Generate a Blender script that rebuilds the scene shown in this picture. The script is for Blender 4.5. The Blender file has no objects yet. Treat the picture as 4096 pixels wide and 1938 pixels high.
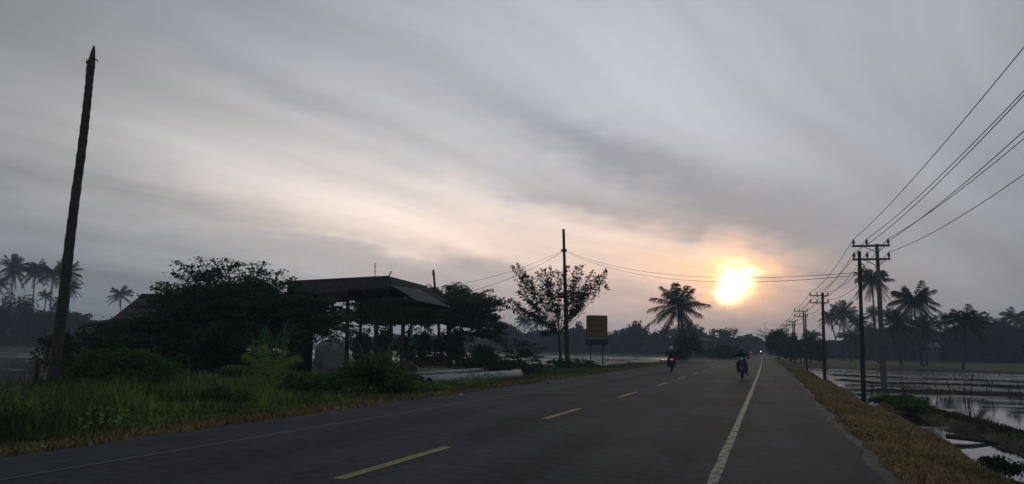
import bpy, bmesh, math, random
import numpy as np
from mathutils import Vector, Matrix

# ------------------------------------------------------------------ camera
W, H, F = 4096.0, 1938.0, 3100.0
YAW, PITCH, ROLL, CZ = 18.338, 7.596, 1.031, 1.5
_a, _p, _r = map(math.radians, (YAW, PITCH, ROLL))
FWD = np.array([-math.sin(_a)*math.cos(_p), math.cos(_a)*math.cos(_p), math.sin(_p)])
_rt = np.array([math.cos(_a), math.sin(_a), 0.0]); _up = np.cross(_rt, FWD)
RGT = _rt*math.cos(_r)+_up*math.sin(_r); UPV = -_rt*math.sin(_r)+_up*math.cos(_r)
def ray(x, y): return FWD+RGT*(x-W/2)/F+UPV*(H/2-y)/F
def at(x, y, d): return np.array([0, 0, CZ])+ray(x, y)*d          # point seen at photo pixel x,y, d metres ahead
def gnd(x, y, z=0.0):                                             # point of the level z seen at photo pixel x,y
    v = ray(x, y); return np.array([0, 0, CZ])+v*((z-CZ)/v[2])
S = bpy.context.scene
cam = bpy.data.objects.new('camera', bpy.data.cameras.new('camera'))
S.collection.objects.link(cam); S.camera = cam
cam.data.sensor_width = 36; cam.data.lens = F/W*36; cam.data.clip_end = 5000; cam.data.clip_start = .1
M4 = Matrix(((RGT[0], UPV[0], -FWD[0], 0), (RGT[1], UPV[1], -FWD[1], 0), (RGT[2], UPV[2], -FWD[2], CZ), (0, 0, 0, 1)))
cam.matrix_world = M4

# ------------------------------------------------------------------ exposure
S.view_settings.view_transform = 'Standard'; S.view_settings.look = 'None'
S.view_settings.exposure = 0.0; S.view_settings.gamma = 1.0
S.render.engine = 'CYCLES'
S.cycles.use_denoising = True
S.cycles.max_bounces = 5; S.cycles.diffuse_bounces = 3; S.cycles.glossy_bounces = 3
S.cycles.transparent_max_bounces = 4; S.cycles.volume_bounces = 1
S.cycles.sample_clamp_indirect = 4.0

# ------------------------------------------------------------------ sky
SUN_PX = (2930, 1135)
sd = ray(*SUN_PX); sd = sd/np.linalg.norm(sd)
SUN_EL = math.asin(sd[2]); SUN_AZ = math.atan2(sd[0], sd[1])
wd = bpy.data.worlds.new('World'); S.world = wd; wd.use_nodes = True
NT = wd.node_tree; NT.nodes.clear()
def nn(t, **k):
    n = NT.nodes.new(t)
    for a, b in k.items(): setattr(n, a, b)
    return n
def mth(op, a, b=None, c=None, clamp=False):
    n = nn('ShaderNodeMath', operation=op, use_clamp=clamp)
    for i, v in enumerate((a, b, c)):
        if v is None: continue
        if isinstance(v, (int, float)): n.inputs[i].default_value = v
        else: NT.links.new(v, n.inputs[i])
    return n.outputs[0]
def vec(x, y, z):
    n = nn('ShaderNodeCombineXYZ')
    for i, v in enumerate((x, y, z)):
        if isinstance(v, (int, float)): n.inputs[i].default_value = v
        else: NT.links.new(v, n.inputs[i])
    return n.outputs[0]
def noise(v, scale, detail=4, rough=.5, dist=0.0):
    n = nn('ShaderNodeTexNoise'); NT.links.new(v, n.inputs['Vector'])
    n.inputs['Scale'].default_value = scale; n.inputs['Detail'].default_value = detail
    n.inputs['Roughness'].default_value = rough; n.inputs['Distortion'].default_value = dist
    return n.outputs['Fac']
tc = nn('ShaderNodeTexCoord'); sx = nn('ShaderNodeSeparateXYZ'); NT.links.new(tc.outputs['Generated'], sx.inputs[0])
X, Y, Z = sx.outputs
AZ = mth('MULTIPLY', mth('ARCTAN2', X, Y), 57.2958); EL = mth('MULTIPLY', mth('ARCSINE', Z), 57.2958)
# a high flat cloud layer: where the view ray meets it
zc = mth('ADD', mth('MAXIMUM', Z, 0.0), .16)
PX = mth('DIVIDE', X, zc); PY = mth('DIVIDE', Y, zc)
SA = math.radians(31)                                             # the cloud streets run towards this bearing
U = mth('ADD', mth('MULTIPLY', PX, math.sin(SA)), mth('MULTIPLY', PY, math.cos(SA)))
V = mth('SUBTRACT', mth('MULTIPLY', PX, math.cos(SA)), mth('MULTIPLY', PY, math.sin(SA)))
wv = noise(vec(PX, PY, 1.7), .55, 3, .5)
V2 = mth('ADD', V, mth('MULTIPLY', mth('SUBTRACT', wv, .5), .75))
n1 = noise(vec(mth('MULTIPLY', U, .22), V2, 3.1), .95, 4, .5, .25)    # broad bands
n2 = noise(vec(mth('MULTIPLY', U, .11), V2, 9.4), 3.6, 6, .6, .2)   # finer streaks
n3 = noise(vec(mth('MULTIPLY', U, .5), V2, 5.5), .45, 2, .5)
wz = noise(vec(AZ, mth('MULTIPLY', EL, 2.2), 2.0), .16, 3, .55)
wz2 = noise(vec(AZ, mth('MULTIPLY', EL, 3.0), 7.0), .7, 3, .55)
AZd = mth('ADD', AZ, mth('ADD', mth('MULTIPLY', mth('SUBTRACT', wz, .5), 5.0), mth('MULTIPLY', mth('SUBTRACT', wz2, .5), 1.3)))
ELd = mth('ADD', EL, mth('ADD', mth('MULTIPLY', mth('SUBTRACT', wz, .5), 3.2), mth('MULTIPLY', mth('SUBTRACT', wz2, .5), .9)))
def lobe(px, py, sa, se, tilt=0.0, power=1.0, fine=False):        # a soft patch of sky around one bearing, degrees
    v = ray(px, py); v = v/np.linalg.norm(v)
    a0, e0 = math.degrees(math.atan2(v[0], v[1])), math.degrees(math.asin(v[2]))
    t = math.radians(tilt); c, s = math.cos(t), math.sin(t)
    A, E_ = (AZd, ELd)
    da, de = mth('SUBTRACT', A, a0), mth('SUBTRACT', E_, e0)
    u = mth('DIVIDE', mth('ADD', mth('MULTIPLY', da, c), mth('MULTIPLY', de, s)), sa)
    w = mth('DIVIDE', mth('SUBTRACT', mth('MULTIPLY', de, c), mth('MULTIPLY', da, s)), se)
    r2 = mth('ADD', mth('MULTIPLY', u, u), mth('MULTIPLY', w, w))
    if power != 1.0: r2 = mth('POWER', r2, power)
    return mth('EXPONENT', mth('MULTIPLY', r2, -1.0))
def cmix(col, fac, prev=None, mode='ADD'):
    m = nn('ShaderNodeMix', data_type='RGBA', blend_type=mode); m.inputs[0].default_value = 1
    sc = nn('ShaderNodeVectorMath', operation='SCALE'); sc.inputs[0].default_value = col; NT.links.new(fac, sc.inputs[3])
    NT.links.new(sc.outputs[0], m.inputs[7]); NT.links.new(prev, m.inputs[6])
    return m.outputs[2]
base = nn('ShaderNodeRGB'); base.outputs[0].default_value = (.198, .222, .246, 1)
col = base.outputs[0]
col = cmix((.315, .32, .36), lobe(2500, 200, 33, 20), col)
col = cmix((.37, .31, .26), lobe(1450, 730, 20, 6.5, -7), col)
col = cmix((.44, .25, .12), lobe(1900, 960, 16, 3.4, -6), col)
col = cmix((.50, .24, .08), lobe(2780, 1060, 7.5, 3.2, -10), col)
col = cmix((.15, .06, .03), lobe(2450, 1240, 15, 3.2), col)
# cloud modulation
dk = mth('SUBTRACT', 1.0, mth('MULTIPLY', lobe(2380, 590, 11, 1.7, -24), .45))
dk = mth('MULTIPLY', dk, mth('SUBTRACT', 1.0, mth('MULTIPLY', lobe(3100, 850, 12, 2.3, -15), .5)))
dk = mth('MULTIPLY', dk, mth('SUBTRACT', 1.0, mth('MULTIPLY', lobe(2450, 830, 8, .7, -10), .36)))
dk = mth('MULTIPLY', dk, mth('SUBTRACT', 1.0, mth('MULTIPLY', lobe(1450, 1010, 11, 1.0, -6), .34)))
dk = mth('MULTIPLY', dk, mth('SUBTRACT', 1.0, mth('MULTIPLY', lobe(2000, 1130, 9, 1.3, -3), .35)))
dk = mth('MULTIPLY', dk, mth('SUBTRACT', 1.0, mth('MULTIPLY', lobe(1150, 340, 14, 1.5, -18), .26)))
dk = mth('MULTIPLY', dk, mth('SUBTRACT', 1.0, mth('MULTIPLY', lobe(3300, 1110, 5, .55, -6), .4)))
st = mth('ADD', mth('MULTIPLY', mth('SUBTRACT', n1, .5), .8), mth('MULTIPLY', mth('SUBTRACT', n2, .5), .62))
st = mth('ADD', st, mth('MULTIPLY', mth('SUBTRACT', n3, .5), .25))
mod = mth('ADD', mth('MULTIPLY', st, .95), 1.0)
mul = nn('ShaderNodeVectorMath', operation='SCALE'); NT.links.new(col, mul.inputs[0]); NT.links.new(mod, mul.inputs[3])
col = mul.outputs[0]
cm = nn('ShaderNodeMix', data_type='RGBA'); NT.links.new(mth('MULTIPLY', mth('SUBTRACT', 1.0, dk), 1.15, clamp=True), cm.inputs[0])
NT.links.new(col, cm.inputs[6]); cm.inputs[7].default_value = (.235, .26, .315, 1); col = cm.outputs[2]
# the sun burning through thin cloud
col = cmix((.60, .24, .02), lobe(2930, 1115, 3.6, 1.8, -10), col)
col = cmix((1.2, .56, .03), lobe(2928, 1128, 1.6, 1.2, -12, 1.2), col)
col = cmix((6.0, 4.6, 2.2), lobe(2932, 1138, 1.0, .92, 0, 1.3), col)
ns = nn('ShaderNodeTexSky', sky_type='NISHITA', sun_disc=False)
ns.sun_elevation = SUN_EL; ns.sun_rotation = SUN_AZ; ns.air_density = 1.5; ns.dust_density = 3.0
nsc = nn('ShaderNodeVectorMath', operation='SCALE'); NT.links.new(ns.outputs[0], nsc.inputs[0]); nsc.inputs[3].default_value = .08
mx = nn('ShaderNodeMix', data_type='RGBA'); mx.inputs[0].default_value = .97
NT.links.new(nsc.outputs[0], mx.inputs[6]); NT.links.new(col, mx.inputs[7])
bg = nn('ShaderNodeBackground'); NT.links.new(mx.outputs[2], bg.inputs[0]); bg.inputs[1].default_value = 1.0
ow = nn('ShaderNodeOutputWorld'); NT.links.new(bg.outputs[0], ow.inputs[0])

sun = bpy.data.objects.new('sun', bpy.data.lights.new('sun', 'SUN')); S.collection.objects.link(sun)
sun.data.energy = .5; sun.data.angle = math.radians(10); sun.data.color = (1, .78, .55)
sun.rotation_euler = Vector(-sd).to_track_quat('-Z', 'Y').to_euler(); sun.location = (0, 0, 30)

# ------------------------------------------------------------------ helpers
rng = np.random.default_rng(7); random.seed(7)
COL = S.collection
def tag(o, label=None, cat=None, group=None, kind=None):
    if label: o['label'] = label
    if cat: o['category'] = cat
    if group: o['group'] = group
    if kind: o['kind'] = kind
    return o
def thing(name, label, cat, loc=(0, 0, 0), group=None, rz=0.0):
    o = bpy.data.objects.new(name, None); COL.objects.link(o); o.empty_display_size = .2
    o.location = loc; o.rotation_euler = (0, 0, rz)
    return tag(o, label, cat, group)
def link_mesh(name, me, parent=None, loc=(0, 0, 0)):
    o = bpy.data.objects.new(name, me); COL.objects.link(o); o.location = loc
    if parent: o.parent = parent
    return o
def copy_tree(o, parent=None):
    c = o.copy(); COL.objects.link(c)
    if parent: c.parent = parent
    for ch in list(o.children): copy_tree(ch, c)
    return c
class MB:
    """collects geometry; build() links it as one mesh object"""
    def __init__(s): s.v = []; s.f = []; s.m = []; s.n = 0; s.c = []
    def add(s, verts, faces, mat=0):
        verts = [tuple(map(float, q)) for q in verts]
        s.v += verts; s.f += [tuple(i+s.n for i in f) for f in faces]; s.m += [mat]*len(faces); s.n += len(verts)
    def box(s, c, size, rot=None, mat=0, bevel=0):
        hx, hy, hz = [q/2 for q in size]
        P = [(x, y, z) for z in (-hz, hz) for x, y in ((-hx, -hy), (hx, -hy), (hx, hy), (-hx, hy))]
        if rot is not None: P = [rot @ Vector(q) for q in P]
        s.add([(q[0]+c[0], q[1]+c[1], q[2]+c[2]) for q in P],
              [(3, 2, 1, 0), (4, 5, 6, 7), (0, 1, 5, 4), (1, 2, 6, 5), (2, 3, 7, 6), (3, 0, 4, 7)], mat)
    def bar(s, a, b, w, h, mat=0, up=(0, 0, 1)):
        a, b = Vector(a), Vector(b); d = (b-a); L = d.length; d.normalize()
        x = d.cross(Vector(up))
        if x.length < 1e-4: x = Vector((1, 0, 0))
        x.normalize(); z = x.cross(d)
        R = Matrix((x, d, z)).transposed()
        s.box((a+b)/2, (w, L, h), R, mat)
    def tube(s, pts, rad, sides=8, mat=0, cap=True):
        pts = [Vector(q) for q in pts]; n = len(pts)
        if isinstance(rad, (int, float)): rad = [rad]*n
        t0 = (pts[1]-pts[0]).normalized(); ref = Vector((0, 0, 1)) if abs(t0.z) < .9 else Vector((1, 0, 0))
        vs = []; 
        for i in range(n):
            t = (pts[min(i+1, n-1)]-pts[max(i-1, 0)]).normalized()
            x = t.cross(ref)
            if x.length < 1e-4: x = t.orthogonal()
            x.normalize(); y = t.cross(x)
            for k in range(sides):
                a = 2*math.pi*k/sides; vs.append(pts[i]+(x*math.cos(a)+y*math.sin(a))*rad[i])
        fs = [(i*sides+k, i*sides+(k+1) % sides, (i+1)*sides+(k+1) % sides, (i+1)*sides+k) for i in range(n-1) for k in range(sides)]
        if cap: fs += [tuple(range(sides))[::-1], tuple((n-1)*sides+k for k in range(sides))]
        s.add(vs, fs, mat)
    def lathe(s, prof, c, sides=14, mat=0, R=None, sc=(1, 1, 1)):
        vs = []
        for r, z in prof:
            for k in range(sides):
                a = 2*math.pi*k/sides; q = Vector((r*math.cos(a)*sc[0], r*math.sin(a)*sc[1], z*sc[2]))
                if R is not None: q = R @ q
                vs.append(q+Vector(c))
        n = len(prof)
        fs = [(i*sides+k, i*sides+(k+1) % sides, (i+1)*sides+(k+1) % sides, (i+1)*sides+k) for i in range(n-1) for k in range(sides)]
        fs += [tuple(range(sides))[::-1], tuple((n-1)*sides+k for k in range(sides))]
        s.add(vs, fs, mat)
    def plate(s, poly, th, mat=0):                                # a flat polygon given a thickness downwards along its normal
        P = [Vector(q) for q in poly]; nrm = Vector((0, 0, 0))
        for i in range(len(P)):
            a, b = P[i], P[(i+1) % len(P)]
            nrm += Vector(((a.y-b.y)*(a.z+b.z), (a.z-b.z)*(a.x+b.x), (a.x-b.x)*(a.y+b.y)))
        nrm.normalize(); k = len(P)
        vs = P+[q-nrm*th for q in P]
        s.add(vs, [tuple(range(k)), tuple(range(2*k-1, k-1, -1))]+[(i, k+i, k+(i+1) % k, (i+1) % k) for i in range(k)], mat)
    def build(s, name, mats, parent=None, smooth=False, world=True):
        off = Vector((0, 0, 0))
        if parent is not None and world:
            q = parent
            while q is not None: off += q.location; q = q.parent
        me = bpy.data.meshes.new(name); me.from_pydata([tuple(Vector(q)-off) for q in s.v], [], s.f)
        for m in (mats if isinstance(mats, (list, tuple)) else [mats]): me.materials.append(m)
        if any(s.m): me.polygons.foreach_set('material_index', s.m)
        if smooth: me.polygons.foreach_set('use_smooth', [True]*len(me.polygons))
        me.update(); return link_mesh(name, me, parent)
def np_mesh(name, V, Fc, mat, parent=None, off=(0, 0, 0), colors=None, nper=None):
    """fast mesh from numpy arrays; faces all have the same number of corners"""
    V = np.asarray(V, float)-np.asarray(off, float); Fc = np.asarray(Fc, int)
    me = bpy.data.meshes.new(name); me.vertices.add(len(V)); me.vertices.foreach_set('co', V.astype(np.float32).ravel())
    k = Fc.shape[1]; me.loops.add(Fc.size); me.loops.foreach_set('vertex_index', Fc.astype(np.int32).ravel())
    me.polygons.add(len(Fc)); me.polygons.foreach_set('loop_start', np.arange(0, Fc.size, k, dtype=np.int32))
    if colors is not None:
        at_ = me.color_attributes.new('tint', 'FLOAT_COLOR', 'POINT')
        c4 = np.ones((len(V), 4), np.float32); c4[:, :3] = colors; at_.data.foreach_set('color', c4.ravel())
    me.materials.append(mat); me.update(calc_edges=True); me.validate()
    return link_mesh(name, me, parent)

# ------------------------------------------------------------------ materials
def material(name, color, rough=.8, metal=0.0, noise_amt=.25, scale=4.0, spec=.3, bump=0.0, attr=False, color2=None, emis=None, coat=0, sheen=0):
    m = bpy.data.materials.new(name); m.use_nodes = True; t = m.node_tree; b = t.nodes['Principled BSDF']
    b.inputs['Roughness'].default_value = rough; b.inputs['Metallic'].default_value = metal
    b.inputs['Specular IOR Level'].default_value = spec; b.inputs['Coat Weight'].default_value = coat
    tcn = t.nodes.new('ShaderNodeTexCoord'); n = t.nodes.new('ShaderNodeTexNoise'); n.inputs['Scale'].default_value = scale
    n.inputs['Detail'].default_value = 6; n.inputs['Roughness'].default_value = .6
    t.links.new(tcn.outputs['Object'], n.inputs['Vector'])
    mr = t.nodes.new('ShaderNodeMapRange'); t.links.new(n.outputs['Fac'], mr.inputs[0]); mr.inputs[1].default_value = .3; mr.inputs[2].default_value = .7
    mix = t.nodes.new('ShaderNodeMix'); mix.data_type = 'RGBA'; t.links.new(mr.outputs[0], mix.inputs[0])
    c2 = color2 if color2 else tuple(q*(1+noise_amt) for q in color); c1 = color if color2 else tuple(q*(1-noise_amt) for q in color)
    mix.inputs[6].default_value = (*c1, 1); mix.inputs[7].default_value = (*c2, 1)
    out = mix.outputs[2]
    if attr:
        a = t.nodes.new('ShaderNodeAttribute'); a.attribute_name = 'tint'
        mu = t.nodes.new('ShaderNodeMix'); mu.data_type = 'RGBA'; mu.blend_type = 'MULTIPLY'; mu.inputs[0].default_value = 1
        t.links.new(out, mu.inputs[6]); t.links.new(a.outputs['Color'], mu.inputs[7]); out = mu.outputs[2]
    t.links.new(out, b.inputs['Base Color'])
    if bump:
        bp = t.nodes.new('ShaderNodeBump'); bp.inputs['Strength'].default_value = bump; bp.inputs['Distance'].default_value = .05
        t.links.new(n.outputs['Fac'], bp.inputs['Height']); t.links.new(bp.outputs[0], b.inputs['Normal'])
    if emis:
        b.inputs['Emission Color'].default_value = (*emis[0], 1); b.inputs['Emission Strength'].default_value = emis[1]
    return m
def leaf_material(name, c1, c2, scale=.8, trans=.25):
    m = bpy.data.materials.new(name); m.use_nodes = True; t = m.node_tree; t.nodes.clear()
    o = t.nodes.new('ShaderNodeOutputMaterial'); d = t.nodes.new('ShaderNodeBsdfDiffuse'); tr = t.nodes.new('ShaderNodeBsdfTranslucent')
    ms = t.nodes.new('ShaderNodeMixShader'); ms.inputs[0].default_value = trans
    tcn = t.nodes.new('ShaderNodeTexCoord'); n = t.nodes.new('ShaderNodeTexNoise'); n.inputs['Scale'].default_value = scale
    n.inputs['Detail'].default_value = 8; n.inputs['Roughness'].default_value = .75
    t.links.new(tcn.outputs['Object'], n.inputs['Vector'])
    mr = t.nodes.new('ShaderNodeMapRange'); t.links.new(n.outputs['Fac'], mr.inputs[0]); mr.inputs[1].default_value = .35; mr.inputs[2].default_value = .68
    mix = t.nodes.new('ShaderNodeMix'); mix.data_type = 'RGBA'; t.links.new(mr.outputs[0], mix.inputs[0])
    mix.inputs[6].default_value = (*c1, 1); mix.inputs[7].default_value = (*c2, 1)
    t.links.new(mix.outputs[2], d.inputs[0]); t.links.new(mix.outputs[2], tr.inputs[0])
    t.links.new(d.outputs[0], ms.inputs[1]); t.links.new(tr.outputs[0], ms.inputs[2]); t.links.new(ms.outputs[0], o.inputs[0])
    return m
M = dict(
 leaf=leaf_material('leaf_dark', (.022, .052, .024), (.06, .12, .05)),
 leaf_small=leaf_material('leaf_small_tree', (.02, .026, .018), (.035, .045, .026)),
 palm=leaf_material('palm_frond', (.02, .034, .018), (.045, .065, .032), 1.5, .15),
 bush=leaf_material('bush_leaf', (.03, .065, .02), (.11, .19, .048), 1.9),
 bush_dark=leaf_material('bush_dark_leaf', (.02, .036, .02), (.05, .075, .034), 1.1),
 cane=leaf_material('cane_leaf', (.05, .12, .06), (.10, .21, .11), 1.0, .35),
 youngpalm=leaf_material('young_palm_leaf', (.15, .23, .045), (.25, .34, .09), 1.0, .35),
 far=leaf_material('far_leaf', (.018, .03, .02), (.036, .052, .032), .25, .1),
 bark=material('bark', (.07, .055, .045), .95, scale=9, bump=.6, spec=.1),
 palmbark=material('palm_bark', (.075, .065, .055), .95, scale=7, bump=.6, spec=.1),
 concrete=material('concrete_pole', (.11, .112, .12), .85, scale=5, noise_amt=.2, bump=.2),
 darkpole=material('dark_steel_pole', (.022, .022, .024), .8, scale=4, noise_amt=.3),
 woodpole=material('weathered_wood', (.05, .04, .034), .9, scale=12, noise_amt=.35, bump=.4),
 steel=material('crossarm_steel', (.06, .06, .062), .7, metal=.0, scale=6),
 ceramic=material('insulator_ceramic', (.05, .035, .03), .35, scale=6, spec=.5),
 wire=material('wire', (.035, .035, .037), .7, scale=3),
 rust=material('rusty_roof', (.075, .038, .04), .75, scale=2.2, color2=(.10, .065, .065), spec=.2),
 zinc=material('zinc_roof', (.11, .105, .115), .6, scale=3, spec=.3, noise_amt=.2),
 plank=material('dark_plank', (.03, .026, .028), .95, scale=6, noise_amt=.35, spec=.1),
 wallfar=material('far_wall', (.10, .09, .09), .9, scale=1.5),
 tarp=material('tarpaulin', (.14, .145, .15), .75, scale=1.3, noise_amt=.45, bump=.5),
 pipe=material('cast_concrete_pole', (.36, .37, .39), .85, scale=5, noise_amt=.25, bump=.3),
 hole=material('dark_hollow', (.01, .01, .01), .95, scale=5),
 signface=material('sign_face_yellow', (.17, .10, .032), .7, scale=3, noise_amt=.15),
 signframe=material('sign_frame_red', (.09, .018, .016), .6, scale=3),
 signtext=material('sign_lettering', (.03, .015, .01), .7, scale=3),
 signwhite=material('sign_strip_white', (.2, .21, .22), .6, scale=3, noise_amt=.1),
 signblue=material('sign_box_blue', (.012, .02, .05), .5, scale=3),
 black=material('black_paint', (.012, .012, .014), .35, scale=5, spec=.4, coat=.3),
 rubber=material('tyre_rubber', (.012, .012, .012), .85, scale=20),
 chrome=material('dull_metal', (.28, .28, .29), .35, metal=.8, scale=9),
 jacket=material('dark_jacket', (.014, .015, .018), .9, scale=8, noise_amt=.3),
 trouser=material('dark_trousers', (.016, .015, .016), .9, scale=8, noise_amt=.3),
 skin=material('skin', (.16, .09, .06), .6, scale=10, noise_amt=.1),
 helmetw=material('white_helmet', (.42, .42, .43), .35, scale=4, noise_amt=.12, spec=.5),
 helmetd=material('grey_helmet', (.06, .06, .065), .35, scale=4, spec=.5),
 visor=material('visor', (.02, .02, .022), .1, scale=4, spec=.6),
 glass=material('lamp_glass', (.35, .37, .4), .15, scale=5, spec=.6),
 cowl=material('bike_cowl', (.03, .02, .022), .3, scale=5, spec=.5, coat=.4),
 plate=material('number_plate', (.06, .06, .065), .5, scale=5),
 tail=material('tail_lamp_lit', (.3, .01, .01), .4, scale=5, emis=((1, .03, .04), 1.0)),
 tailfar=material('far_tail_lamp_lit', (.3, .01, .01), .4, scale=5, emis=((1, .06, .08), 7.0)),
 headfar=material('far_head_lamp_lit', (.8, .8, .8), .4, scale=5, emis=((1, .97, .93), 9.0)),
 lamp=material('house_lamp_lit', (.8, .8, .8), .4, scale=5, emis=((.95, .98, 1), 1.2)),
 litter=material('plastic_litter', (.26, .27, .26), .5, scale=9, noise_amt=.25),
 feather=material('black_feather', (.012, .011, .012), .8, scale=12),
 stake=material('red_stake', (.06, .028, .024), .85, scale=9),
 bag=material('black_bag', (.012, .012, .014), .5, scale=9, bump=.4),
)

# ------------------------------------------------------------------ terrain
def bend(y): return -4e-5*np.maximum(y-20, 0)**2                 # the road drifts left with distance
def sstep(a, b, x): t = np.clip((x-a)/(b-a), 0, 1); return t*t*(3-2*t)
def vnoise(x, y, s, seed=0):
    x = x/s; y = y/s; xi = np.floor(x).astype(int); yi = np.floor(y).astype(int); fx = x-xi; fy = y-yi
    def hsh(a, b): q = np.sin(a*127.1+b*311.7+seed*74.7)*43758.5453; return q-np.floor(q)
    fx = fx*fx*(3-2*fx); fy = fy*fy*(3-2*fy)
    return (hsh(xi, yi)*(1-fx)+hsh(xi+1, yi)*fx)*(1-fy)+(hsh(xi, yi+1)*(1-fx)+hsh(xi+1, yi+1)*fx)*fy
BUNDS = []                                                       # (polyline, half width, top level)
def gp(pts, z): return [tuple(gnd(x, y, z)[:2]) for x, y in pts]
BUNDS.append((gp([(3560, 1615), (3640, 1628), (3730, 1645), (3850, 1676), (3960, 1706), (4096, 1745), (4300, 1800)], -.55), .42, -.52))
BUNDS.append((gp([(3500, 1562), (3600, 1563), (3760, 1567), (3900, 1573), (4096, 1580), (4400, 1592)], -.65), .42, -.62))
BUNDS.append((gp([(3360, 1520), (3500, 1532), (3700, 1535), (4096, 1547), (4400, 1556)], -.7), .4, -.68))
BUNDS.append((gp([(3330, 1500), (3500, 1508), (3700, 1514), (4096, 1527), (4400, 1536)], -.7), .5, -.68))
BUNDS.append(([(17, 20), (30, 110)], .3, -.68))
for yy in (1388, 1403, 1418, 1434, 1446): BUNDS.append((gp([(1900, yy-8), (2300, yy), (2700, yy+7)], -.6), .6 if yy < 1430 else .45, -.66))
for yy in (1375, 1383, 1395, 1402): BUNDS.append((gp([(-300, yy-2), (0, yy+4), (200, yy+7), (330, yy+10)], -.6), .8, -.64))
BUNDS.append((gp([(-300, 1455), (0, 1457), (200, 1462), (400, 1462)], -.6), 2.6, -.5))
def segd(x, y, a, b):
    ax, ay = a; bx, by = b; L = (bx-ax)**2+(by-ay)**2+1e-9
    t = np.clip(((x-ax)*(bx-ax)+(y-ay)*(by-ay))/L, 0, 1)
    return np.hypot(x-ax-t*(bx-ax), y-ay-t*(by-ay))
def height(x, y):
    xr = x-bend(y)
    nz = (vnoise(x, y, 1.3)-.5)*.10+(vnoise(x, y, 4.1, 3)-.5)*.12
    # left
    zl = -.06-.18*sstep(-9.2, -13, xr)*1.0
    yard = 1-np.maximum(sstep(.85, 1.15, np.hypot((x+27)/17, (y-50)/22)), 0)
    front = sstep(-27, -22, x)*(1-sstep(60, 72, y))
    side = sstep(-16.5, -13.5, xr)
    keep = np.clip(np.maximum(np.maximum(yard, front), side), 0, 1)
    padL = -.80+(vnoise(x, y, 6, 5)-.5)*.22
    padL = np.where(y > 210, -.5, padL)
    zl = zl*keep+padL*(1-keep)
    # right
    wob = (vnoise(x*0, y, 5, 8)-.5)*1.1
    zr = -.014-.34*sstep(1.5, 3.2, xr)-.75*sstep(3.1, 4.4, xr+wob*.4)
    far = sstep(104, 112, y+.25*(x-8))
    zr = zr*(1-far)+(np.maximum(zr, -.5))*far
    mound = .35*np.exp(-(((x-15)/9)**2+((y-128)/7)**2))+.30*np.exp(-(((x-18)/6)**2+((y-112)/3.5)**2))
    zr = zr+mound
    z = np.where(xr < -4, zl, zr)
    z = z+nz*np.where((xr > -9.0) & (xr < 1.2), 0, 1)*sstep(0, 1.2, np.where(xr < -4, -9.1-xr, xr-1.55))
    bd = np.full(x.shape, -9.)
    for pl, hw, top in BUNDS:
        for a, b in zip(pl[:-1], pl[1:]):
            d = segd(x, y, a, b)+(vnoise(x, y, 1.7, 11)-.5)*.45+(vnoise(x, y, 6.0, 12)-.5)*.5
            bd = np.maximum(bd, np.where(d < hw*2.2, top-.45*(np.maximum(d-hw*.5, 0)/hw), -9.))
    outside = (xr < -14) | (xr > 3.4)
    z = np.where(outside, np.maximum(z, bd), z)
    z = np.where((xr > -8.9) & (xr < 1.1), -.014, z)
    return z
def axis(segs):
    out = []
    for a, b, st in segs: out += list(np.arange(a, b, st))
    return np.array(out+[segs[-1][1]])
gx = axis([(-800, -300, 60), (-300, -100, 8), (-100, -45, 1.6), (-45, -13, .6), (-13, -8, .3), (-8, 1.1, 1.3), (1.1, 12, .25), (12, 32, .7), (32, 100, 2.5), (100, 300, 8), (300, 800, 60)])
gy = axis([(-80, 3, 6), (3, 60, .38), (60, 125, .7), (125, 260, 2.5), (260, 500, 10), (500, 800, 50)])
GX, GY = np.meshgrid(gx, gy)
GZ = height(GX.ravel(), GY.ravel())
Vg = np.stack([GX.ravel(), GY.ravel(), GZ], 1)
nx, ny = len(gx), len(gy); ii = (np.arange(ny-1)[:, None]*nx+np.arange(nx-1)[None]).ravel()
Fg = np.stack([ii, ii+1, ii+nx+1, ii+nx], 1)
def zone(x, y, z):                                               # the colour the ground itself has at a place
    xr = x-bend(y)
    def C(a): return np.array(a)[None, :]
    n = vnoise(x, y, 2.3, 21)[:, None]; n2 = vnoise(x, y, .7, 22)[:, None]; n5 = vnoise(x, y, 9, 23)[:, None]
    grass = C((.055, .075, .028))*(1-n)+C((.085, .075, .035))*n
    dry = C((.155, .088, .045))*(1-n)+C((.11, .085, .035))*n
    mud = C((.05, .043, .035))*(.8+.4*n2); gravel = C((.12, .11, .10))*(.6+.8*n2)
    bare = C((.105, .08, .06))*(.8+.4*n)
    c = grass.copy()
    def put(c, w, col): w = np.clip(w, 0, 1)[:, None]; return c*(1-w)+col*w
    c = put(c, sstep(-.5, -.62, z), mud)
    c = put(c, sstep(1.0, 1.8, xr)*(1-sstep(4.2, 5.0, xr))*(1-.35*sstep(60, 150, y)), dry)
    c = put(c, sstep(-13.5, -11.5, xr)*sstep(-8.9, -9.6, xr)*(xr < 0), C((.12, .085, .04))*(.7+.6*n))
    c = put(c, ((xr < -14) & (x > -42) & (y > 33) & (y < 72))*.75, bare)
    c = put(c, np.exp(-(((x+22.6)/2.6)**2+((y-50.5)/2.4)**2)*1.2)*1.6, C((.30, .27, .25)))
    c = put(c, (1-sstep(1.5, 2.0, xr+(n[:, 0]-.5)*.7))*(xr > -2), gravel)
    c = put(c, (1-sstep(-8.95, -9.35, xr+(n[:, 0]-.5)*.6))*(xr < -2), gravel)
    c = put(c, np.exp(-(((x-16)/9)**2+((y-122)/10)**2)*1.1), C((.13, .075, .05)))
    c = put(c, (xr < -4)*np.exp(-((y-75)/14)**2)*(1-sstep(-30, -17, x))*0+0, mud)
    return c
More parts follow.
